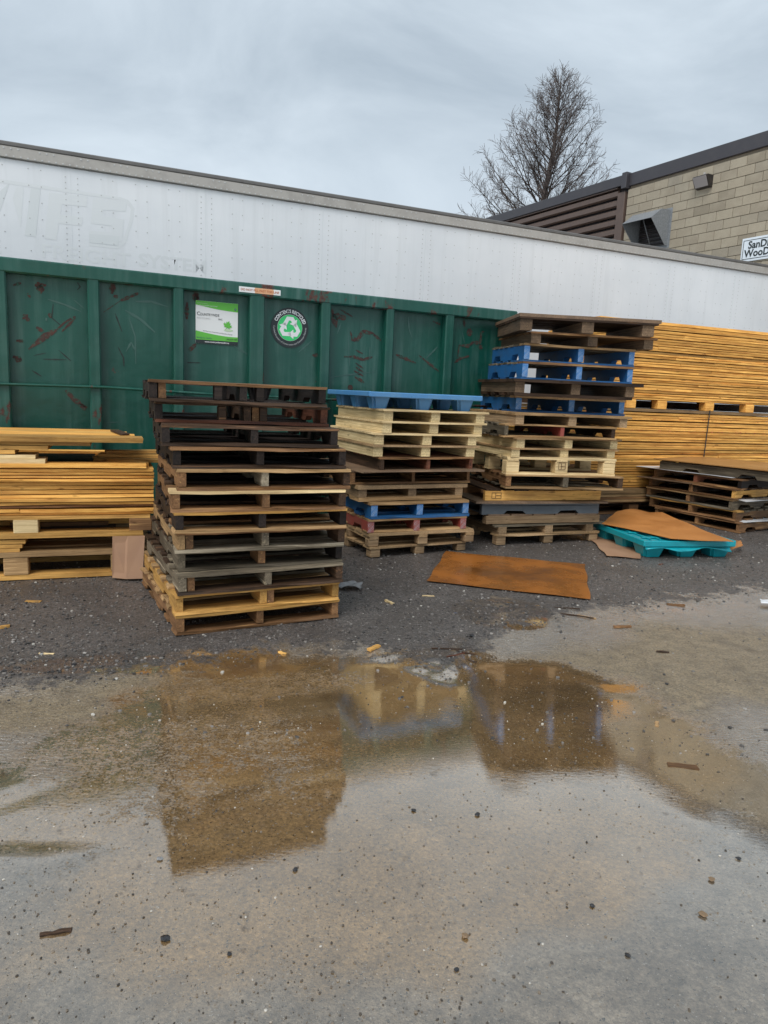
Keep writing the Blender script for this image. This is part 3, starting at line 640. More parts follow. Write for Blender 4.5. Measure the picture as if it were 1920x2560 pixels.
bundle('lumber_bundle', rp_(.62), RY, 3.63, 1.1, 1.475, 2.47, .0395, 'lumber', 'honey lumber bundle on top of the row of spacer blocks', 'lumber bundles of the tall pile', .3, .6)
for q, px in enumerate((1578, 1656, 1775, 1876, 1960)):
    # spacer blocks between the two bundles
    d = ray(px, 1015); n2 = rn; tt = n2.dot(R0)/n2.dot(Vector((d.x, d.y, 0))); a = (Vector((d.x*tt, d.y*tt, 0))-R0).dot(rd)
    tag(box('spacer_block', None, (*rp_(a, .06), 1.372+.051), (.15, .12, .108), 'lumber', .004, (0, 0, RY)), ['pale spacer block beside the tallest pallet stack, between the lumber bundles', 'honey spacer block second from the tallest pallet stack, between lumber bundles', 'spacer block right above the black strap, between lumber bundles', 'spacer block right of the black strap, between the lumber bundles', 'spacer block at the far right, between the lumber bundles'][q], 'block', 'spacer blocks between the lumber bundles')
for q in range(5): tag(box('spacer_block', None, (*rp_(.5+q*.85, .6), 1.423), (.15, .12, .108), 'brown', .004, (0, 0, RY)), ['brown inner spacer block behind the pale one beside the tallest stack', 'brown inner spacer block second in the hidden row between lumber bundles', 'brown inner spacer block behind the strap, between lumber bundles', 'brown inner spacer block fourth in the hidden row between lumber bundles', 'brown inner spacer block last in the hidden row between lumber bundles'][q], 'block', 'inner spacer blocks')
for q, (a0_, l_) in enumerate(((1.2, 4.1), (4.4, 1.5))):  # timbers added to keep the gap dark, blocking the bright trailer behind
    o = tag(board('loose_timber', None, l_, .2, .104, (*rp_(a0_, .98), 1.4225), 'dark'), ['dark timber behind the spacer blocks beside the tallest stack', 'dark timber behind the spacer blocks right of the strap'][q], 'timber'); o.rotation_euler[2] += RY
sx = (Vector((0, 0, 0))); d = ray(1764, 1080); tt = rn.dot(R0)/rn.dot(Vector((d.x, d.y, 0))); sa = (Vector((d.x*tt, d.y*tt, 0))-R0).dot(rd)
st = box('strap', bm2, (sa, -.022, .52), (.016, .003, 1.05), 'rubber', 0); st.rotation_euler[1] = .02
st['label'] = 'black steel strap round the bundle'
# red dashes of mill print on the pinkish planks
pv, pf = [], []
for q in range(150):
    a, z_ = rnd.uniform(.25, .82) if q < 110 else rnd.uniform(1.0, 3.6), rnd.choice([.62, .66, .72, .90, .935, .965]) + rnd.uniform(-.008, .008)
    if q >= 110: z_ = rnd.choice([.75, .9])+rnd.uniform(-.004, .004)
    w_ = rnd.uniform(.006, .022); n0 = len(pv)
    pv += [(a, -.024, z_), (a+w_, -.024, z_), (a+w_, -.024, z_+.009), (a, -.024, z_+.009)]; pf.append((n0, n0+1, n0+2, n0+3))
o = link('mill_print', mesh('mill_print', pv, pf), M['redink'], bm2); o['kind'] = 'stuff'; o['label'] = 'red mill stamps printed on plank edges'
# ------------------------------------------------------------------ lumber pile on the left
LY = math.radians(20.5); ld = Vector((math.cos(LY), math.sin(LY), 0)); lnn = Vector((-ld.y, ld.x, 0))
L1 = Vector((-1.74, 5.20, 0)); L0 = L1-ld*2.6
def lp(a, b=0): p = L0+ld*a+lnn*b; return (p.x, p.y)
def la(px, py):                                     # position along the front of the left pile
    d = ray(px, py); tt = lnn.dot(L0)/lnn.dot(Vector((d.x, d.y, 0))); P = Vector((d.x*tt, d.y*tt, 0)); return (P-L0).dot(ld), d.z*tt+CH
e = empty('wooden_pallet', (*lp(0), -.006), LY, 'big block pallet on the gravel under the left lumber pile', 'pallet')
for y_ in (.07, .6, 1.1): board('bottom_board', e, 2.55, .13, .035, (1.275, y_, .018), 'honey')
ab = la(40, 1420)[0]
for x in (ab, ab-.85, 2.40):
    for y_ in (.06, .6, 1.1): box('block', e, (x, y_, .1), (.16, .11, .13), 'tan', .006)
for q in range(6): board('deck_board', e, 2.6, .15, .035, (1.3, .075+.21*q, .183), 'tan')
a1 = la(125, 1370)[0]
for q in range(3):
    e = tag(board('loose_plank', None, a1-.2, .6, .028, (*lp((a1-.2)/2+.02*q, .32), .210+.03*q), 'honey'), ['loose plank right on the left block pallet, lowest of three', 'middle loose plank of three between the left pallets', 'upper loose plank of three between the left pallets'][q], 'plank', 'loose planks between the left pallets'); e.rotation_euler[2] += LY
e = tag(board('loose_plank', None, .7, .5, .03, (*lp(1.95, .75), .30), 'brown'), 'short brown plank lying deep between the left pallets', 'plank'); e.rotation_euler[2] += LY
e = tag(board('loose_plank', None, 2.3, .5, .088, (*lp(1.2, .90), .243), 'dark'), 'dark timber at the back between the left pallets', 'plank'); e.rotation_euler[2] += LY
e = empty('wooden_pallet', (*lp(0), .292), LY, 'upper block pallet carrying the left lumber bundle', 'pallet')
for y_ in (.07, .6, 1.1): board('bottom_board', e, 2.55, .14, .04, (1.275, y_, .022), 'honey')
b1, b2 = la(65, 1328)[0], la(352, 1314)[0]
for x, mm in ((b1-.85, 'tan'), (b1, 'pale'), (b2, 'brown')):
    for y_ in (.06, .6, 1.1): box('block', e, (x, y_, .090), (.16, .12, .100), mm if y_ < .1 else 'brown', .005)
for q in range(5): board('deck_board', e, 2.6, .16, .024, (1.3, .08+.25*q, .150), 'honey')
bL = bundle('lumber_bundle', lp(-.05), LY, 2.68, 1.2, .455, .795, .031, 'lumber', 'honey coloured lumber bundle on the left block pallets', None, .4, .35)
for y_, w_ in ((.08, .17), (1.12, .14)): board('plank', bL, 2.66, w_, .028, (1.3, y_, .357), 'lumber')
board('plank', bL, .3, 1.0, .028, (2.50, .62, .357), 'lumber')
board('plank', bL, 2.1, .80, .006, (1.2, .6, .350), 'char')  # thin black sheet standing in for the shade inside the open frame
a2 = la(112, 1150)[0]; a3 = la(35, 1138)[0]
for q, (aa, zz) in enumerate(((a2, .842), (a2-.06, .872), (a3, .905))):
    e = tag(board('loose_plank', None, aa+.3, .22, .029, (*lp((aa-.3)/2, .11+.02*q), zz), 'pale' if q < 2 else 'honey'), ['lowest short pale plank lying on the left lumber bundle', 'second short pale plank lying on the left lumber bundle', 'short honey plank above the pale ones, left lumber bundle'][q], 'plank', 'short planks on the left bundle'); e.rotation_euler[2] += LY
for q, (aa, zz) in enumerate(((a2+.02, .936), (a2+.30, .968))):
    e = tag(board('loose_plank', None, aa+.3, .8, .029, (*lp((aa-.3)/2, .44), zz), 'honey'), ['reddish plank under the wide wooden panel', 'plank directly supporting the wide wooden panel'][q], 'plank', 'planks under the wide panel'); e.rotation_euler[2] += LY
ap = la(358, 1118)[0]
e = empty('plank_raft', (*lp(-.3), .984), LY, 'wide honey plank panel lying on top of the left lumber', 'planks', None)
for q in range(4): board('plank', e, ap+.3-.05*q, .23, .034, ((ap+.3)/2-.03*q, .12+.235*q, .018), 'lumber' if q % 2 else 'honey', 'x', .003)
tag(board('wood_offcut', None, .40, .07, .012, (*lp(ap-.16, .45), 1.029), 'dark'), 'dark weathered offcut lying across the wooden panel', 'offcut').rotation_euler = (0, 0, LY+1.75)
for q in range(3):
    e = tag(board('loose_plank', None, .62, .12, .022, (*lp(2.50+.05*q, .35+.05*q), .832+.024*q), 'honey'), ['lowest short plank stuck out beside the charred stack', 'middle short plank stuck out beside the charred stack', 'upper short plank stuck out beside the charred stack'][q], 'plank', 'short planks beside the charred stack'); e.rotation_euler[2] += LY-.5+.3*q
# folded cardboard leaning on the left pallet
cb = [gp(247, 1246), gp(277, 1249), gp(312, 1248)]
vs = []
for p, z_ in ((cb[0], 0), (cb[1], .0), (cb[2], 0)):
    vs.append(Vector((p.x, p.y-.04, .004)))
tops = [la(282, 1368), la(320, 1363), la(362, 1362)]
for a, z_ in tops: q = lp(a, -.03); vs.append(Vector((q[0], q[1], .30)))
vs += [v_+Vector((-.004, .008, 0)) for v_ in vs]
o = link('cardboard_flap', mesh('cardboard_flap', vs, [(0, 1, 4, 3), (1, 2, 5, 4), (9, 10, 7, 6), (10, 11, 8, 7), (0, 3, 9, 6), (2, 8, 11, 5), (3, 4, 10, 9), (4, 5, 11, 10), (0, 6, 7, 1), (1, 7, 8, 2)]), M['cardbox'])
tag(o, 'creased brown cardboard piece leaning against the left block pallet', 'cardboard')
# ------------------------------------------------------------------ container
def plane_pt(org, yaw, px, py, off=0):
    ex, ey = Vector((math.cos(yaw), math.sin(yaw), 0)), Vector((-math.sin(yaw), math.cos(yaw), 0))
    d = ray(px, py); o_ = Vector((org[0], org[1], 0))+ey*off; h = Vector((d.x, d.y, 0)); tt = ey.dot(o_)/ey.dot(h)
    return (Vector((d.x*tt, d.y*tt, 0))-o_).dot(ex), d.z*tt+CH
BY = math.radians(25.2); BL = 6.72
BK = .955; BO = (1.47*BK-BL*math.cos(BY), 8.66*BK-BL*math.sin(BY))
binn = empty('waste_container', (*BO, 0), BY, 'scratched dark green steel waste container with rusty top rim', 'container')
BH, REC = 1.42+1.02*BK, .105
box('side_panel', binn, (BL/2, REC+.02, 1.22), (BL-.02, .04, 2.3), 'bingreen', 0)
box('back_panel', binn, (BL/2, 2.42, 1.25), (BL-.02, .04, 2.3), 'bingreen', 0)
for x in (.03, BL-.03): box('end_panel', binn, (x, 1.27, 1.25), (.05, 2.25, 2.3), 'bingreen', 0)
box('floor', binn, (BL/2, 1.27, .12), (BL-.1, 2.2, .08), 'bintrim', 0)
box('bottom_rail', binn, (BL/2, .07, .14), (BL, .10, .16), 'bintrim', .008)
box('top_rim', binn, (BL/2, .065, BH-.06), (BL+.02, .13, .12), 'bintrim', .012)
box('top_rim', binn, (BL/2, 2.40, BH-.06), (BL+.02, .13, .12), 'bintrim', .012)
for x in (.05, BL-.05): box('top_rim', binn, (x, 1.23, BH-.061), (.12, 2.2, .116), 'bintrim', .01)
PX = [(0, 22), (222, 252), (435, 461), (625, 662), (803, 827), (965, 985), (1113, 1134), (1253, 1291)]
PXY = [870, 870, 850, 830, 850, 860, 870, 880]
posts = []
for (a, b), yy in zip(PX, PXY):
    xa, xb = plane_pt(BO, BY, a, yy)[0], plane_pt(BO, BY, b, yy)[0]; c_, w_ = (xa+xb)/2, min(max(xb-xa, .08), .15)
    if b == 22: c_, w_ = plane_pt(BO, BY, 22, yy)[0]-.06, .12
    posts.append(c_); box('post', binn, (min(c_, BL-w_/2), .055, 1.225), (w_, .10, 2.2), 'bintrim', .012)
x0 = posts[0]-.62
for x in (x0, x0-.62):
    if x > .1: box('post', binn, (x, .055, 1.225), (.1, .10, 2.2), 'bintrim', .012)
# long tie rod
def tube(name, pts, rad, m, parent=None, n=6, smooth=True):
    vs, fs = [], []
    for i, p in enumerate(pts):
        p = Vector(p); d_ = (Vector(pts[min(i+1, len(pts)-1)])-Vector(pts[max(i-1, 0)])).normalized()
        a = d_.orthogonal().normalized(); b = d_.cross(a); r_ = rad[i] if isinstance(rad, (list, tuple)) else rad
        for q in range(n): an = 2*math.pi*q/n; vs.append(p+(a*math.cos(an)+b*math.sin(an))*r_)
    for i in range(len(pts)-1):
        for q in range(n): fs.append((i*n+q, i*n+(q+1) % n, (i+1)*n+(q+1) % n, (i+1)*n+q))
    fs += [tuple(reversed(range(n))), tuple(range(len(vs)-n, len(vs)))]
    return link(name, mesh(name, vs, fs, smooth), M[m] if isinstance(m, str) else m, parent)
zr = [plane_pt(BO, BY, x, y, -.02) for x, y in ((2, 960), (260, 968), (520, 985))]
tube('tie_rod', [(.05, -.01, zr[0][1])]+[(a, -.012, z_) for a, z_ in zr]+[(BL-.05, -.01, zr[2][1]-.02)], .013, 'bintrim', binn)
# scratches, rust marks and scuffs pressed into the panels, each its own little plate
def mark(pts, w, m, off=REC, name='scratch'):
    P = [plane_pt(BO, BY, x, y, off) for x, y in pts]; vs, fs = [], []; r = random.Random(int(pts[0][0]*7+pts[0][1]))
    if len(P) == 2: P = [P[0], ((P[0][0]+P[1][0])/2, (P[0][1]+P[1][1])/2), P[1]]
    Q = []
    for a, b in zip(P[:-1], P[1:]):
        for k in range(4): Q.append((a[0]+(b[0]-a[0])*k/4, a[1]+(b[1]-a[1])*k/4))
    Q.append(P[-1]); n = len(Q)
    for i, (x, z_) in enumerate(Q):
        a, b = Q[max(i-1, 0)], Q[min(i+1, n-1)]; dx, dz = b[0]-a[0], b[1]-a[1]; l_ = math.hypot(dx, dz) or 1
        ww = w*(.25+.75*math.sin(math.pi*(i+.4)/(n-.2)))*r.uniform(.5, 1.25)
        vs += [(x-dz/l_*ww, off-.003, z_+dx/l_*ww), (x+dz/l_*ww, off-.003, z_-dx/l_*ww)]
        if i: fs.append((2*i-2, 2*i-1, 2*i+1, 2*i))
    return link(name, mesh(name, vs, fs), M[m], binn)
kb = .3858
def S(pts, w, m='rust', o=(0, 640)): mark([(o[0]+x*kb, o[1]+y*kb) for x, y in pts], w, m)
SM = [([(185, 605), (300, 515), (365, 480)], .028), ([(365, 480), (420, 430), (490, 390)], .012), ([(400, 490), (490, 400)], .012), ([(225, 190), (300, 190)], .03), ([(262, 185), (262, 245)], .028), ([(150, 380), (188, 420)], .03), ([(235, 460), (280, 490)], .02), ([(85, 650), (140, 680)], .035), ([(105, 548), (155, 552)], .016),
      ([(780, 290), (900, 240)], .018), ([(670, 365), (780, 290)], .005), ([(735, 160), (725, 245)], .028), ([(735, 260), (765, 265)], .018), ([(425, 870), (480, 930), (565, 985)], .022), ([(510, 960), (560, 990)], .03), ([(1245, 270), (1290, 265)], .04), ([(1270, 230), (1275, 300)], .03), ([(1212, 300), (1210, 410)], .02), ([(1225, 615), (1270, 570)], .02), ([(85, 190), (138, 175)], .012), ([(180, 240), (195, 270)], .014), ([(320, 370), (330, 400)], .02)]
for p, w in SM: S(p, w)
for p, w in [([(280, 668), (430, 672)], .005), ([(215, 645), (300, 628)], .004), ([(345, 310), (335, 400), (400, 455)], .006), ([(380, 610), (460, 680)], .005), ([(745, 370), (790, 490)], .007), ([(765, 590), (800, 660), (803, 715)], .007), ([(1212, 690), (1300, 692)], .006), ([(205, 740), (270, 780)], .006), ([(500, 170), (520, 200), (500, 220)], .007)]: S(p, w, 'scuffdark')
for p, w in [([(310, 280), (420, 315), (525, 360)], .008), ([(880, 295), (980, 295), (1090, 330)], .010), ([(810, 350), (910, 410), (1005, 495)], .014), ([(835, 400), (875, 520), (880, 700)], .008), ([(815, 620), (850, 560), (880, 620)], .009), ([(480, 285), (545, 340)], .006), ([(1510, 580), (1610, 640)], .012), ([(300, 400), (300, 420)], .01), ([(685, 1080), (785, 1075)], .005)]: S(p, w, 'scuff')
o2 = (700, 680)
for p, w in [([(455, 385), (470, 435), (500, 440), (540, 385), (600, 400), (655, 445)], .026), ([(415, 548), (480, 550), (540, 568), (600, 550)], .018), ([(335, 240), (365, 360)], .03), ([(340, 280), (425, 300)], .045), ([(385, 240), (470, 290)], .012), ([(750, 535), (880, 590)], .020), ([(1128, 590), (1165, 560), (1225, 545)], .018), ([(1150, 560), (1160, 475), (1220, 480), (1250, 455), (1295, 460), (1305, 390), (1325, 385)], .020), ([(1210, 390), (1245, 392)], .05), ([(1290, 480), (1312, 495)], .03), ([(210, 538), (255, 540)], .02), ([(490, 505), (535, 530)], .012), ([(490, 590), (540, 625)], .012), ([(485, 680), (545, 715)], .016), ([(490, 615), (540, 650)], .012), ([(990, 320), (1040, 340)], .016), ([(1190, 300), (1195, 355)], .02), ([(440, 740), (470, 755)], .03), ([(480, 640), (540, 675)], .011), ([(900, 540), (1030, 645)], .014)]: S(p, w, 'rust', o2)
for p, w in [([(325, 682), (450, 665), (620, 645)], .006), ([(830, 290), (835, 370), (855, 425)], .009), ([(580, 485), (580, 560)], .006), ([(370, 400), (395, 330)], .009), ([(1180, 390), (1195, 460)], .008), ([(440, 360), (445, 520), (452, 640)], .006), ([(945, 560), (1020, 485)], .01), ([(120, 520), (200, 450)], .01)]: S(p, w, 'scuff', o2)
# ------------------------------------------------------------------ lettering
def text_me(body, size, align='CENTER', squash=1.0, bold=0.0):
    cu = bpy.data.curves.new('t', 'FONT'); cu.body = body; cu.size = size; cu.align_x = align; cu.offset = bold; cu.resolution_u = 3
    o = bpy.data.objects.new('t', cu); C.objects.link(o); dg = bpy.context.evaluated_depsgraph_get()
    me = bpy.data.meshes.new_from_object(o.evaluated_get(dg)); bpy.data.objects.remove(o)
    for v_ in me.vertices: v_.co.x *= squash
    return me
RX = math.pi/2
FS = [1.0]
def letter(body, size, parent, x, y, z, m, align='CENTER', squash=1, bold=0, rot=0, name='lettering'):
    me = text_me(body, size*FS[0], align, squash, bold*FS[0]); o = link(name, me, M[m], parent, (x, y, z), (RX, rot, 0)); return o
def arc_letter(body, size, parent, cx, y, cz, R, a0, a1, m, inside=False, bold=0):
    wd_ = lambda tx: max([v_.co.x for v_ in text_me(tx, size, 'LEFT').vertices]+[0]) if tx.strip() else 0
    full = wd_(body); pos = 0
    for w_ in body.split(' '):
        x0 = wd_(body[:pos]+'i')-wd_('i') if pos else 0
        me = text_me(w_, size, 'LEFT', 1, bold); pos += len(w_)+1
        for v_ in me.vertices:
            an = a0+(a1-a0)*(v_.co.x+x0)/full; r_ = (R-v_.co.y) if inside else (R+v_.co.y)
            v_.co = Vector((r_*math.cos(an), r_*math.sin(an), 0))
        link('lettering', me, M[m], parent, (cx, y, cz), (RX, 0, 0))
def poly(name, pts, y, m, parent):               # flat shape in the x,z plane of its parent
    me = mesh(name, [(x, y, z_) for x, z_ in pts], [tuple(range(len(pts)))])
    b_ = bmesh.new(); b_.from_mesh(me); bmesh.ops.triangulate(b_, faces=b_.faces[:]); b_.to_mesh(me); b_.free()
    return link(name, me, M[m], parent)
ks = 420/1659
def bp(x, y, off): return plane_pt(BO, BY, 440+x*ks, 680+y*ks, off)
ca, cb2, cc, cd = bp(190, 283, REC), bp(605, 312, REC), bp(612, 722, REC), bp(196, 705, REC)
sw, sh_ = (cb2[0]-ca[0]+cc[0]-cd[0])/2, (ca[1]-cd[1]+cb2[1]-cc[1])/2; scx, scz = (ca[0]+cb2[0]+cc[0]+cd[0])/4, (ca[1]+cb2[1]+cc[1]+cd[1])/4
ex, ey = Vector((math.cos(BY), math.sin(BY), 0)), Vector((-math.sin(BY), math.cos(BY), 0))
def bin_world(x, y, z): p = Vector((*BO, 0))+ex*x+ey*y; return (p.x, p.y, z)
sg = empty('company_sign', bin_world(scx, REC-.008, scz-sh_/2), BY, 'white and green company sign with maple leaf on the green container', 'sign')
fs_ = sw/1.2; sg.scale = (fs_, 1, fs_); hh = sh_/fs_; sw = 1.2; w2 = .6
box('panel', sg, (0, .003, hh/2), (sw, .006, hh), 'printwhite', 0)
n = 12; wv = lambda u: .012*math.sin(u*math.pi*1.6)
poly('green_band', [(-w2, hh*.998)]+[(-w2+sw*i/n, hh*.90-hh*.05*math.sin(i/n*math.pi*.9)-hh*.09*(i/n)**2) for i in range(n+1)]+[(w2, hh*.998)], -.0015, 'printgreen', sg)
poly('green_band', [(-w2, hh*.085)]+[(-w2+sw*i/n, hh*.295+hh*.0*i-hh*.10*math.sin(i/n*math.pi*.55)+hh*.0) for i in range(n+1)]+[(w2, hh*.085)], -.0015, 'printgreen', sg)
poly('black_band', [(-w2, 0), (-w2, hh*.085), (w2, hh*.085), (w2, 0)], -.0015, 'printblack', sg)
letter('Certified Recyclers of', .034, sg, -w2+.03, -.003, hh*.935, 'printpaleg', 'LEFT'); letter('Construction & Demolition Material', .036, sg, -w2+.10, -.003, hh*.885, 'printwhite', 'LEFT', .95)
letter('C', .145, sg, -w2+.03, -.003, hh*.655, 'printgrey' if 0 else 'printblack', 'LEFT', .95); letter('OUNTRYWIDE', .103, sg, -w2+.118, -.003, hh*.655, 'printblack', 'LEFT', .80)
letter('RECYCLING', .070, sg, -w2+.035, -.003, hh*.575, 'printgrey', 'LEFT', .98); letter('INC.', .070, sg, w2*.06, -.003, hh*.575, 'printblack', 'LEFT', .98)
lc = (w2*.50, hh*.46); leaf = [(0, .15), (.035, .09), (.07, .105), (.062, .03), (.12, .06), (.115, .02), (.145, .01), (.08, -.045), (.09, -.075), (.02, -.062), (-.03, -.15), (-.005, -.06), (-.09, -.075), (-.08, -.045), (-.145, .01), (-.115, .02), (-.12, .06), (-.062, .03), (-.07, .105), (-.035, .09)]
rr = -.35
poly('maple_leaf', [(lc[0]+(x*math.cos(rr)-z_*math.sin(rr))*.95, lc[1]+(x*math.sin(rr)+z_*math.cos(rr))*.95) for x, z_ in leaf], -.003, 'printgreen', sg)
poly('leaf_shadow', [(lc[0]+.03+(.15 if i % 2 else .12)*math.cos(i*.45), lc[1]-.13+.035*math.sin(i*.45)) for i in range(14)], -.0022, 'printpaleg', sg)
letter('We Want Your Construction and Demolition Material!', .047, sg, .02, -.003, hh*.262, 'printblack', 'CENTER', .80, 0, .07)
letter('900 Nebo Rd., Hamilton', .056, sg, -w2+.02, -.003, hh*.115, 'printblue', 'LEFT', .78); letter('| 905.679.7499', .066, sg, w2-.015, -.003, hh*.112, 'printblack', 'RIGHT', .84, .001)
letter('www.countrywiderecycling.ca', .062, sg, 0, -.003, hh*.026, 'printwhite', 'CENTER', .92, .0012)
box('badge', sg, (w2-.075, -.002, hh*.86), (.045, .002, .06), 'printblue', 0); letter('f', .05, sg, w2-.073, -.0045, hh*.848, 'printpaleg')
# round sticker
cx, cz = bp(1122, 552, REC); rad = (bp(1305, 552, REC)[0]-bp(935, 552, REC)[0])/2
rs = empty('round_sticker', bin_world(cx, REC-.006, cz-rad), BY, 'round black and green recycling sticker on the green container', 'sticker')
rs.scale = (rad/.5, 1, rad/.5); rad = .5
def disc(r_, y, m, nm): poly(nm, [(r_*math.cos(i*math.pi/24), rad+r_*math.sin(i*math.pi/24)) for i in range(48)], y, m, rs)
disc(rad, -.001, 'printblack', 'disc'); disc(rad*.665, -.0025, 'printgrey', 'ring'); disc(rad*.65, -.004, 'printbright', 'disc')
arc_letter('CONTENTS RECYCLED', .118, rs, 0, -.004, rad, rad*.74, math.radians(158), math.radians(18), 'printwhite', bold=.004)
arc_letter('Certified Recyclers of Construction and Demolition Materials', .062, rs, 0, -.004, rad, rad*.88, math.radians(176), math.radians(364), 'printgrey', True)
for k in range(3):
    a = math.radians(90-120*k); q = []
    for x, z_ in [(-.20, .03), (-.085, .235), (.085, .235), (.135, .15), (.19, .18), (.165, -.01), (-.01, .06), (.05, .095), (.025, .14), (-.03, .14), (-.10, .0)]:
        x, z_ = x*1.0, z_+.04; x, z_ = x*rad*2.0, z_*rad*2.0
        q.append((x*math.cos(a-RX)-z_*math.sin(a-RX), rad+x*math.sin(a-RX)+z_*math.cos(a-RX)))
    poly('arrow', q, -.0055, 'printwhite', rs)
# warning strip on the rim
w0, w1 = bp(622, 165, -.0), bp(1032, 210, -.0)
wsn = empty('warning_strip', bin_world((w0[0]+w1[0])/2, -.004, (w0[1]+w1[1])/2-.035), BY, 'white and orange peeling warning strip on the container rim', 'sign')
wl = w1[0]-w0[0]; box('strip', wsn, (0, .002, .035), (wl, .004, .05), 'printwhite', 0); box('peeled_patch', wsn, (wl*.1, -.0008, .035), (wl*.45, .002, .049), 'peelorange', 0)
letter('DO NOT FILL PAST THIS LINE', .029, wsn, 0, -.003, .025, 'printorange', 'CENTER', .98, .0004)
# ------------------------------------------------------------------ trailer
TA, TB = gnd(0, 303*K, 4.11), gnd(1659*K, 572*K, 4.11)
TY = math.atan2(TB.y-TA.y, TB.x-TA.x); tdv = Vector((math.cos(TY), math.sin(TY), 0)); TL = 16.15
TO = Vector((TB.x, TB.y, 0))+tdv*.55-tdv*TL
TO2 = (TO.x, TO.y)
tr_ = empty('semi_trailer', (TO.x, TO.y, 0), TY, 'long white riveted semi trailer standing behind the green container', 'trailer')
box('body', tr_, (TL/2, 1.30, 2.56), (TL, 2.58, 2.74), 'trailerwhite', .01)
box('top_rail', tr_, (TL/2, .0, 3.995), (TL+.01, .05, .125), 'railalu', .006)
box('roof_edge', tr_, (TL/2, .02, 4.083), (TL+.02, .10, .055), 'railedge', .012)
box('roof', tr_, (TL/2, 1.3, 4.085), (TL, 2.56, .04), 'railalu', .0)
box('bottom_rail', tr_, (TL/2, .0, 1.14), (TL, .06, .16), 'railalu', .006)
box('roof_edge', tr_, (TL/2, 2.59, 4.09), (TL+.02, .12, .045), 'brownmetal', .012)
for x in (TL-1.2, TL-2.5):
    for y_ in (.35, 2.25):
        o = link('wheel', prism('wheel', [(.5*math.cos(i*math.pi/12), .5*math.sin(i*math.pi/12)) for i in range(24)], .45, 'whl'), M['rubber'], tr_, (x, y_, .5))
for x in (3.0, 3.2): box('landing_leg', tr_, (x, .5, .55), (.12, .12, 1.08), 'darkmetal')
rv, rf = [], []
def rivet(x, z_, r_=.0095, y0=.0085):
    n0 = len(rv)
    for i in range(6): rv.append((x+r_*math.cos(i*math.pi/3), y0, z_+r_*math.sin(i*math.pi/3)))
    rv.append((x, y0-.006, z_))
    for i in range(6): rf.append((n0+i, n0+(i+1) % 6, n0+6))
x = .3; q = 0
while x < TL-.1:
    dense = q % 4 == 0
    for dx in (0, .135):
        z_ = 2.0
        while z_ < 3.86: rivet(x+dx, z_, .0075); z_ += .065 if dense else .185
    q += 1; x += .405 if (q//4) % 2 else .40
x = .05
while x < TL: rivet(x, 3.95, .011, -.027); rivet(x+.05, 4.03, .011, -.027) if int(x*10) % 4 < 2 else None; x += .075
o = link('rivets', mesh('rivets', rv, rf, True), M['rivet'], tr_); o['kind'] = 'stuff'
for q in range(int(TL/1.61)): box('panel_seam', tr_, (.3+.068+1.605*q, .0095, 2.9), (.003, .003, 1.95), 'ghostdark', 0)
def tp(px, py): return plane_pt(TO2, TY, px, py, .01)
kt = .398
def tq(x, y): return tp(x*kt, 330+y*kt)
def ghost(pts, m='ghost', y=.0088, nm='faded_print'): poly(nm, [tq(*p) for p in pts], y, m, tr_)
fr0 = [(-300, 250), (560, 380), (760, 410), (810, 430), (845, 480), (835, 560), (790, 700), (740, 735), (560, 715), (-300, 640)]
fr1 = [(-300, 275), (555, 400), (755, 428), (795, 446), (822, 485), (812, 560), (770, 690), (735, 718), (560, 697), (-300, 622)]
for i in range(8): ghost([fr0[i], fr0[i+1], fr1[i+1], fr1[i]])
ghost([(195, 350), (255, 358), (225, 660), (155, 650)], 'ghostdark', .0084); ghost([(-10, 380), (60, 320), (-20, 560), (-60, 560)], 'ghostdark', .0084); ghost([(100, 350), (150, 345), (130, 600), (80, 420)], 'ghost')
ghost([(310, 380), (550, 405), (545, 470), (390, 455), (380, 520), (520, 535), (515, 590), (370, 575), (355, 680), (280, 670)], 'ghost', .0084)
ghost([(585, 410), (800, 440), (790, 500), (650, 490), (645, 530), (780, 550), (765, 690), (560, 680), (560, 620), (700, 630), (705, 590), (570, 575)], 'ghost', .0084)
ghost([(560, 640), (750, 655), (745, 715), (700, 710), (560, 695)], 'ghostdark', .008)
b0, b1_ = tq(860, 845), tq(1310, 885)
o = letter('SYSTEM', .22, tr_, (b0[0]+b1_[0])/2, .0088, b1_[1]-.005, 'ghost', 'CENTER', 1.15, .006, 0, 'faded_lettering')
b0, b1_ = tq(0, 770), tq(770, 835)
letter('FREIGHT', .22, tr_, b1_[0]+.1, .0088, b1_[1]-.01, 'ghost', 'RIGHT', 1.2, .004, 0, 'faded_lettering'); letter('LINE', .22, tr_, b1_[0]-1.35, .0088, b1_[1]-.01, 'ghost', 'RIGHT', 1.2, .004, 0, 'faded_lettering')
# ------------------------------------------------------------------ warehouse
HB = 7.0
A1, A2 = gnd(1060*K, 470*K, HB), gnd(1659*K, 283*K, HB)
WY = math.atan2(A2.y-A1.y, A2.x-A1.x); wd = Vector((math.cos(WY), math.sin(WY), 0)); wn = Vector((-wd.y, wd.x, 0))
WO = Vector((A1.x, A1.y, 0))-wd*1.0; WO2 = (WO.x, WO.y)
def wp(px, py, off=0): return plane_pt(WO2, WY, px, py, off)
def w_world(x, y, z): p = WO+wd*x+wn*y; return (p.x, p.y, z)
wh = empty('warehouse', (WO.x, WO.y, 0), WY, 'warehouse with tan block wall, brown siding and dark roof edge', 'building')
XC = wp(1571, 470)[0]; XE = XC+6.5; DW = 12
box('wall', wh, ((XC+XE)/2, DW/2+.02, 3.4), (XE-XC, DW, 6.78), 'mortar', 0)
box('wall', wh, (XC/2, DW/2+.06, 3.4), (XC-.02, DW-.1, 6.76), 'darkmetal', 0)
box('roof', wh, (XE/2, DW/2, 6.9), (XE-.1, DW-.1, .18), 'darkmetal', 0)
fh = .30
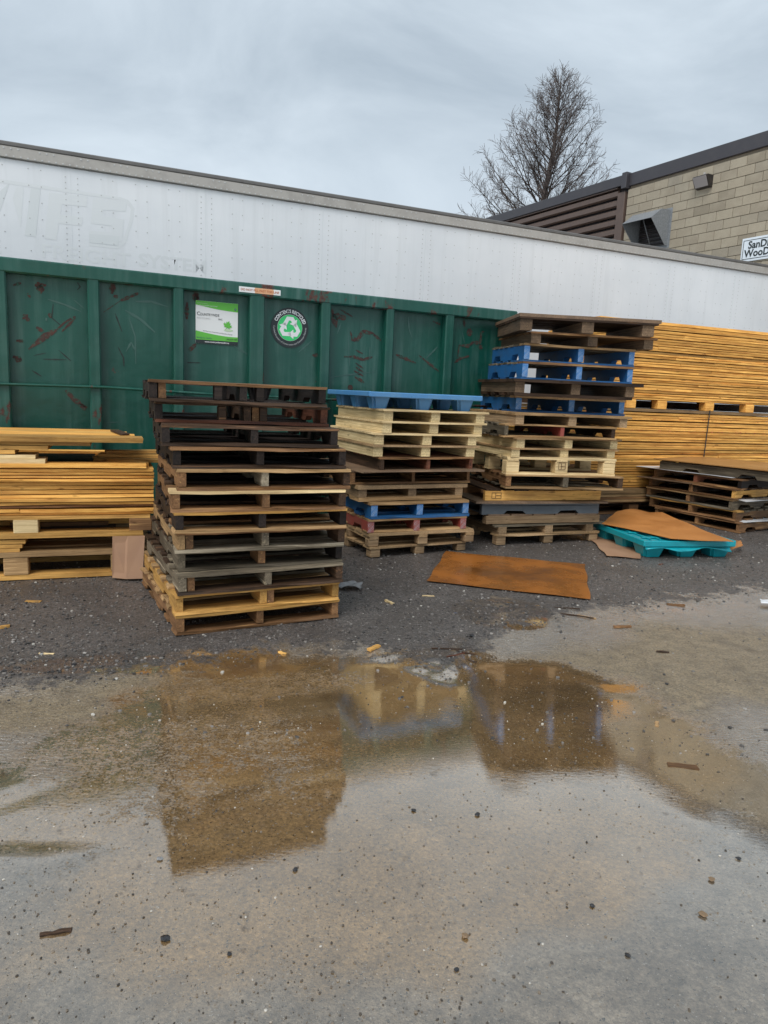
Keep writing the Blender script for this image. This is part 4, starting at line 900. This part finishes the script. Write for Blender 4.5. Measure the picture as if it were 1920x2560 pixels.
box('roof_edge', wh, ((XC+.05+XE)/2, .03, HB-fh/2), (XE-XC-.05, .16, fh), 'darkmetal', .01)
box('roof_edge', wh, ((XC-.12)/2-.05, .01, HB-.13), (XC-.06, .22, .25), 'darkmetal', .01)
box('roof_edge_joint', wh, (XC-.03, -.03, HB-.16), (.16, .24, .38), 'darkmetal', .01)
box('corner_post', wh, (XC-.14, -.02, 3.3), (.24, .12, 6.6), 'brownmetal', .01)
box('gutter_lip', wh, ((XC-.3)/2, .0, HB-.275), (XC-.3, .14, .03), 'brownmetal', .004)
z_ = 6.60; q = 0
prof = [(-.085, 0), (-.055, -.05), (.055, -.05), (.085, 0), (.085, .02), (-.085, .02)]
while z_ > 3.2:
    me = CACHE.get('sid')
    if not me:
        Ls = XC-.28; vs = [(x, y_, zz) for x in (0, Ls) for zz, y_ in [(a, b) for a, b in prof]]
        np_ = len(prof); fs = [tuple(range(np_)), tuple(range(2*np_-1, np_-1, -1))]+[(i, np_+i, np_+(i+1) % np_, (i+1) % np_) for i in range(np_)]
        me = mesh('siding_rib', vs, fs); CACHE['sid'] = me
    link('siding_rib', me, M['brownmetal'], wh, (0, .0, z_)); z_ -= .228
BWd, BHt = .40, .20
z_ = HB-fh-.07; q = 0
bme = box_me(BWd-.010, .05, BHt-.010, .004)
while z_ > 3.6:
    x = XC+.02-(BWd/2 if q % 2 else 0)
    while x < XE:
        a, b = max(x, XC+.015), min(x+BWd, XE)
        if b-a > .05:
            me = bme if b-a > BWd-.001 else box_me(b-a-.010, .05, BHt-.010, .004)
            link('block', me, M['blockface'], wh, ((a+b)/2, rnd.uniform(-.002, .002), z_-BHt/2))
        x += BWd
    z_ -= BHt; q += 1
# vent hood
va, vb = wp(1680, 523), wp(1673, 612)
v0 = wp(1590, 600)
kv = .2411
def wv_(x, y, off): return wp(1520+x*kv, 300+y*kv, off)
r1, r2 = wv_(665, 920, -.03), wv_(620, 1300, -.03)
xr, zt, zb = r1[0]-.03, r1[1]-.02, r2[1]
wv2 = .86; dp = .62; zf = zt-.22
vh = empty('vent_hood', w_world(xr-wv2/2, -.03, zb), WY, 'galvanised metal vent hood on the block wall', 'vent')
hz = zt-zb; x0, x1 = -wv2/2, wv2/2
def thin(name, pts, m, th=.006):
    me = mesh(name, pts, [tuple(range(len(pts)))]); o = link(name, me, M[m], vh); s = o.modifiers.new('solid', 'SOLIDIFY'); s.thickness = th; return o
thin('hood_top', [(x0, 0, hz), (x1, 0, hz), (x1, -.30, hz-.02), (x0, -.30, hz-.02)], 'steelgrey'); thin('hood_slope', [(x0, -.30, hz-.02), (x1, -.30, hz-.02), (x1, -dp, hz-.26), (x0, -dp, hz-.26)], 'steelgrey')
for x in (x0, x1): thin('hood_side', [(x, 0, hz), (x, -.30, hz-.02), (x, -dp, hz-.26), (x, -.10, 0), (x, 0, 0)], 'steelgrey')
box('back_plate', vh, (0, .01, hz/2), (wv2+.10, .02, hz+.10), 'steelgrey', 0); box('grille', vh, (0, -.03, hz/2), (wv2-.06, .03, hz-.06), 'blackplastic', 0)
for i in range(6): box('louvre', vh, (0, -.06, .08+i*.09), (wv2-.08, .05, .012), 'darkmetal', 0, (.6, 0, 0))
tube('stay_rod', [(0, -.42, hz-.16), (0, -.08, .03)], .012, 'steelgrey', vh)
# wall light
c0 = wv_(990, 630, -.1)
wl_ = empty('wall_light', w_world(c0[0], -.02, c0[1]-.16), WY, 'dark wall pack light under the roof edge of the block wall', 'light'); wl_.scale = (.74, .74, .74)
link('housing', prism('housing', [(-.0, .0), (-.16, .04), (-.30, .30), (-.26, .34), (0, .34)], .50, 'wl'), M['blackplastic'], wl_, (0, 0, 0), (0, 0, math.pi/2))
lens = link('lens', prism('lens', [(-.165, .03), (-.325, .29), (-.305, .30), (-.15, .05)], .44, 'wl2'), M['lens'], wl_, (0, .0, 0), (0, 0, math.pi/2))
for o in wl_.children: o.rotation_euler = (0, 0, math.pi/2); 
box('conduit_box', wl_, (-.05, -.02, .43), (.07, .05, .10), 'railalu', .005)
# sign on the wall
s0, s1 = wv_(1398, 1235, -.04), wv_(1372, 1478, -.04)
shh = s0[1]-s1[1]; ss = empty('wall_sign', w_world(s0[0], -.035, s1[1]), WY, 'white sign with dark lettering on the tan block wall', 'sign')
SWd = 2.3
box('panel', ss, (SWd/2, .0, shh/2), (SWd, .02, shh), 'signwhite', .003)
for s_, c_ in (((SWd-.08, .004, .012), (SWd/2, -.011, shh-.05)), ((SWd-.08, .004, .012), (SWd/2, -.011, .05)), ((.012, .004, shh-.1), (.04, -.011, shh/2))): box('border_line', ss, c_, s_, 'printblack', 0)
letter('SanDH', .205, ss, .15, -.013, shh*.54, 'printblack', 'LEFT', .95, .006); letter('WooDW', .205, ss, .08, -.013, shh*.19, 'printblack', 'LEFT', .95, .006)
# ------------------------------------------------------------------ bare tree behind the warehouse
TRY = 34.0
b0 = at_y(1163*K, 8.5, TRY); t0 = at_y(1216*K, 15.5, TRY)
d = ray(1216*K, 132*K); TZ = CH+d.z*TRY/d.y-.2
lean = (t0.x-b0.x)/7.0
tb = Vector((b0.x-lean*6.5, TRY, 0))
tree = empty('bare_tree', tb, 0, 'tall bare conical tree rising behind the warehouse roof', 'tree')
tr2 = random.Random(5)
def axis(z_): return Vector((lean*max(0, z_-2)+.06*math.sin(z_*1.1), .05*math.sin(z_*.8+1), z_))
tube('trunk', [axis((TZ-.5)*i/16) for i in range(17)], [.27*(1-i/16.3)**.8+.012 for i in range(17)], 'bark', tree, 7)
BV, BF, TVs, TFs = [], [], [], []
def addtube(V, Fc, pts, rads, n=3):
    n0 = len(V)
    for i, p in enumerate(pts):
        d_ = (pts[min(i+1, len(pts)-1)]-pts[max(i-1, 0)])
        d_ = d_.normalized() if d_.length > 1e-6 else Vector((0, 0, 1)); a = d_.orthogonal().normalized(); b = d_.cross(a)
        for q in range(n): an = 2*math.pi*q/n; V.append(p+(a*math.cos(an)+b*math.sin(an))*rads[i])
    for i in range(len(pts)-1):
        for q in range(n): Fc.append((n0+i*n+q, n0+i*n+(q+1) % n, n0+(i+1)*n+(q+1) % n, n0+(i+1)*n+q))
def limb(p, d_, Lr, r0, lvl):
    n = {1: 8, 2: 5, 3: 3}[lvl]; pts, dd = [p], d_.normalized(); seg = Lr/n
    for i in range(n):
        dd = (dd+Vector((tr2.uniform(-1, 1), tr2.uniform(-1, 1), tr2.uniform(-.9, 1)))*(.09 if lvl == 1 else .20)+Vector((0, 0, .035 if lvl < 3 else .0))).normalized()
        pts.append(pts[-1]+dd*seg)
    rads = [max(.006, r0*(1-i/n*.85)) for i in range(n+1)]
    addtube(BV if lvl < 3 else TVs, BF if lvl < 3 else TFs, pts, rads, 4 if lvl == 1 else 3)
    if lvl == 3: return
    k = int(Lr*(4.6 if lvl == 1 else 6))+3
    for j in range(k):
        u = .16+.84*(j+tr2.random())/k; f_ = u*n; i = min(int(f_), n-1); q = pts[i].lerp(pts[i+1], f_-i); t_ = (pts[i+1]-pts[i]).normalized()
        sd_ = t_.cross(Vector((tr2.uniform(-1, 1), tr2.uniform(-1, 1), tr2.uniform(-.5, 1)))).normalized()
        nd = (t_*1.0+sd_*tr2.uniform(.55, 1.1)+Vector((0, 0, .12))).normalized()
        if lvl == 1: limb(q, nd, (.28+.95*(1-u))*tr2.uniform(.6, 1.15)*min(1, Lr/3+.3), rads[i]*.5, 2)
        else: limb(q, nd, tr2.uniform(.18, .45), .006, 3)
nb_ = 92
def env(z_):
    w_ = (z_-6.5)/(TZ-6.5); return 4.3 if w_ < 0 else max(.0, 4.3*(1-w_**2.9))
for i in range(nb_):
    h_ = 5.0+(TZ-5.7)*((i+tr2.random())/nb_)**.95; u = (h_-5)/(TZ-5)
    an = i*2.4+tr2.uniform(-.4, .4); upw = .55+.75*u+tr2.uniform(-.12, .15); hy = math.hypot(1, upw); Lr = .3
    while Lr < 7 and Lr/hy < env(h_+Lr*upw/hy*1.12): Lr += .1
    limb(axis(h_), Vector((math.cos(an), math.sin(an), upw)), Lr*tr2.uniform(.78, 1.02), .055*(1-u)+.014, 1)
cr_ = link('crown', mesh('limbs', BV, BF, True), M['bark'], tree); link('twigs', mesh('twigs', TVs, TFs), M['twig'], cr_)
# ------------------------------------------------------------------ loose things on the ground
def rock_me(seed, sub=1):
    k = ('r', seed, sub)
    if k in CACHE: return CACHE[k]
    b_ = bmesh.new(); bmesh.ops.create_icosphere(b_, subdivisions=sub, radius=1); r = random.Random(seed)
    for v_ in b_.verts: v_.co *= r.uniform(.75, 1.2); v_.co.z *= .62
    me = bpy.data.meshes.new('rock'); b_.to_mesh(me); b_.free(); CACHE[k] = me; return me
STN = [((357, 2034), .020, 'stonedark', 'shiny black stone on the wet foreground film'), ((637, 1890), .014, 'stonedark', 'small dark pebble below the brown reflection patch'), ((1003, 2045), .017, 'stonetan', 'tan broken stone in the wet foreground'), ((1592, 1873), .014, 'stonedark', 'black pebble near the small flat tan stones'), ((1535, 1921), .018, 'stonetan', 'flat tan stone chip under the film'),
       ((1515, 2000), .02, 'stonetan', 'thin flat tan shard below the flat tan stone'), ((893, 1762), .014, 'stonedark', 'dark pebble in the mirrored sky patch'), ((1030, 1772), .016, 'stonedark', 'round dark pebble right of the mirrored sky patch'), ((1018, 1383), .028, 'stonedark', 'black stone lump on the gravel by the sticks'), ((345, 1856), .015, 'clearfilm', 'pale wet pebble at the corner of the brown reflection'), ((160, 1440), .02, 'stonedark', 'dark stone on the left concrete edge'),
       ((1277, 1976), .012, 'stonedark', 'small black pebble amid foreground grit'), ((1353, 2090), .012, 'stonedark', 'black grit stone low in the foreground'), ((984, 2118), .011, 'stonedark', 'little black stone near the tan broken stone'), ((495, 2072), .011, 'stonedark', 'dark grit stone below the shiny black stone')]
for q, ((x, y), r_, m_, lab) in enumerate(STN):
    p = gp(x, y, -.03); o = link('stone', rock_me(q % 6, 2), M[m_], None, (p.x, p.y, gz(p.x, p.y)-.012+r_*.3), (0, 0, q)); r_ *= .55; o.scale = (r_*1.15, r_, r_*(.8 if 'flat' not in lab else .3)); tag(o, lab, 'stone')
SCR = [((1345, 1348), .15, .03, .018, 'brown', .2, 'stubby brown stick lying on the tan concrete'), ((1432, 1401), .09, .022, .012, 'dark', -.1, 'short dark chip on the tan concrete slab'), ((808, 1398), .12, .035, .02, 'honey', .9, 'honey wood chip on the gravel below the stacks'), ((841, 1303), .12, .03, .016, 'pale', -1.0, 'pale wood sliver on the gravel between the stacks'), ((72, 1301), .12, .05, .008, 'honey', .1, 'flat honey wood flake on the left gravel'), ((610, 1404), .06, .02, .012, 'honey', -.6, 'small honey wood chip in front of the charred stack'),
       ((1460, 1303), .16, .03, .02, 'brown', -.1, 'brown wood splinter at the edge of the gravel'), ((1475, 1651), .15, .045, .006, 'brown', -.15, 'brown leaf like wood flake on the wet slab'), ((1420, 1556), .06, .022, .008, 'tan', 1.2, 'small tan chip on the wet slab'), ((100, 1413), .10, .022, .006, 'pale', .05, 'thin white sliver on the left gravel'), ((925, 1288), .11, .035, .004, 'pale', .05, 'flat pale flake near the wet cardboard sheet'), ((10, 1356), .07, .03, .02, 'honey', .7, 'honey chip at the far left gravel'),
       ((1428, 1170+50), .06, .03, .01, 'redwood', .7, 'reddish flake near the teal pallet'), ((120, 2001), .10, .016, .008, 'dark', .3, 'dark twig in the wet foreground'), ((1235, 1325), .36, .014, .01, 'dark', -.35, 'thin dark broken lath by the small puddle'), ((1215, 1313), .30, .012, .01, 'dark', -.05, 'thin black lath beside the wet cardboard'), ((1268, 1327), .16, .02, .01, 'tan', -.55, 'pale splintered lath end by the small puddle'),
       ((965, 1402), .22, .013, .008, 'dark', .05, 'long dark splinter of the scattered splinters'), ((1000, 1408), .20, .012, .008, 'dark', -.5, 'slanting dark splinter of the scattered splinters'), ((985, 1414), .16, .012, .008, 'redwood', .6, 'reddish splinter of the scattered splinters'), ((1010, 1420), .15, .012, .008, 'dark', -.7, 'lowest dark splinter of the scattered splinters')]
for (x, y), Lx, w_, t_, m_, a_, lab in SCR:
    p = gp(x, y, -.015); tag(link('wood_scrap', board_me(Lx, w_, t_, rnd.randrange(3), .006), M[m_], None, (p.x, p.y, gz(p.x, p.y)-.012+t_*.35), (0, 0, a_)), lab, 'wood scrap').scale = (.8, .7, .7)
p = gp(755, 1270); sheet('plastic_scrap', [(p.x-.10, p.y-.06, .012), (p.x+.10, p.y-.05, .012), (p.x+.09, p.y+.08, .02), (p.x-.08, p.y+.06, .016)], 'clearfilm', 'crumpled clear plastic film beside the charred stack', 'plastic', .002, .015, 10)
p = gp(1655, 1300); sheet('plastic_scrap', [(p.x-.06, p.y-.04, .0), (p.x+.10, p.y-.05, .0), (p.x+.09, p.y+.05, .0), (p.x-.02, p.y+.06, .0)], 'white', 'small white plastic scrap on the slab at the right', 'plastic', .003, .006, 5)
# gravel and grit
def scatter(name, n, gen, szf, m, label, seed):
    r = random.Random(seed); V, Fc = [], []; bs_ = [rock_me(s) for s in range(6)]
    cache = [([v_.co.copy() for v_ in b.vertices], [tuple(p.vertices) for p in b.polygons]) for b in bs_]
    pts = gen(r, n)
    xx, yy = np.array([p[0] for p in pts]), np.array([p[1] for p in pts]); g, p_, f, d_, nn, nf = zones(xx, yy)
    zz = -.028*(1-g)+nn*.010*(1-f*.8)+nf*.012*g-.006*p_-.012+dip(xx, yy)
    for i in range(len(pts)):
        keep = szf(r, g[i], f[i], xx[i], yy[i])
        if not keep: continue
        s = keep; vs, fs = cache[r.randrange(6)]; n0 = len(V); a = r.random()*6.28; c_, s_ = math.cos(a), math.sin(a); k2 = r.uniform(.6, 1)
        for v_ in vs: V.append((xx[i]+(v_.x*c_-v_.y*s_*k2)*s, yy[i]+(v_.x*s_+v_.y*c_*k2)*s, zz[i]+s*.25+v_.z*s))
        for f_ in fs: Fc.append(tuple(n0+q for q in f_))
    o = link(name, mesh(name, V, Fc), m); tag(o, label, 'gravel', kind='stuff')
def gen_far(r, n):
    o = []
    while len(o) < n:
        y = 2.8+6.5*r.random()**1.5; x = r.uniform(-.62, .62)*y*1.02; o.append((x, y))
    return o
def gen_near(r, n):
    o = []
    while len(o) < n:
        y = 1.0+3.6*r.random()**1.25; x = r.uniform(-.6, .6)*y*1.05; o.append((x, y))
    return o
def speck(name, stops):
    mt, t, bs = mat(name); g = N(t, 'ShaderNodeNewGeometry'); t.links.new(ramp(t, g.outputs['Random Per Island'], stops), bs.inputs['Base Color']); bs.inputs['Roughness'].default_value = .35; M[name] = mt; return mt
ms1 = speck('gravelstone', [(0, (.03, .028, .027)), (.5, (.085, .077, .071)), (.88, (.17, .155, .14)), (.96, (.26, .24, .22)), (1, (.48, .46, .41))])
ms2 = speck('gritstone', [(0, (.03, .026, .022)), (.45, (.09, .072, .055)), (.85, (.20, .16, .12)), (1, (.48, .45, .40))])
scatter('gravel', 42000, gen_far, lambda r, g, f, x, y: (.0028+.0095*r.random()**4) if r.random() < g+.04 else 0, ms1, 'dark wet gravel with pale chips around the pallet stacks', 1)
scatter('grit', 20000, gen_near, lambda r, g, f, x, y: (.0011+.0040*r.random()**5) if (math.sin(x*2.3+y*1.7)+math.sin(x*5.1-y*3.3))*.3+r.random() > .35 else 0, ms2, 'loose grit sticking out of the wet foreground film', 2)
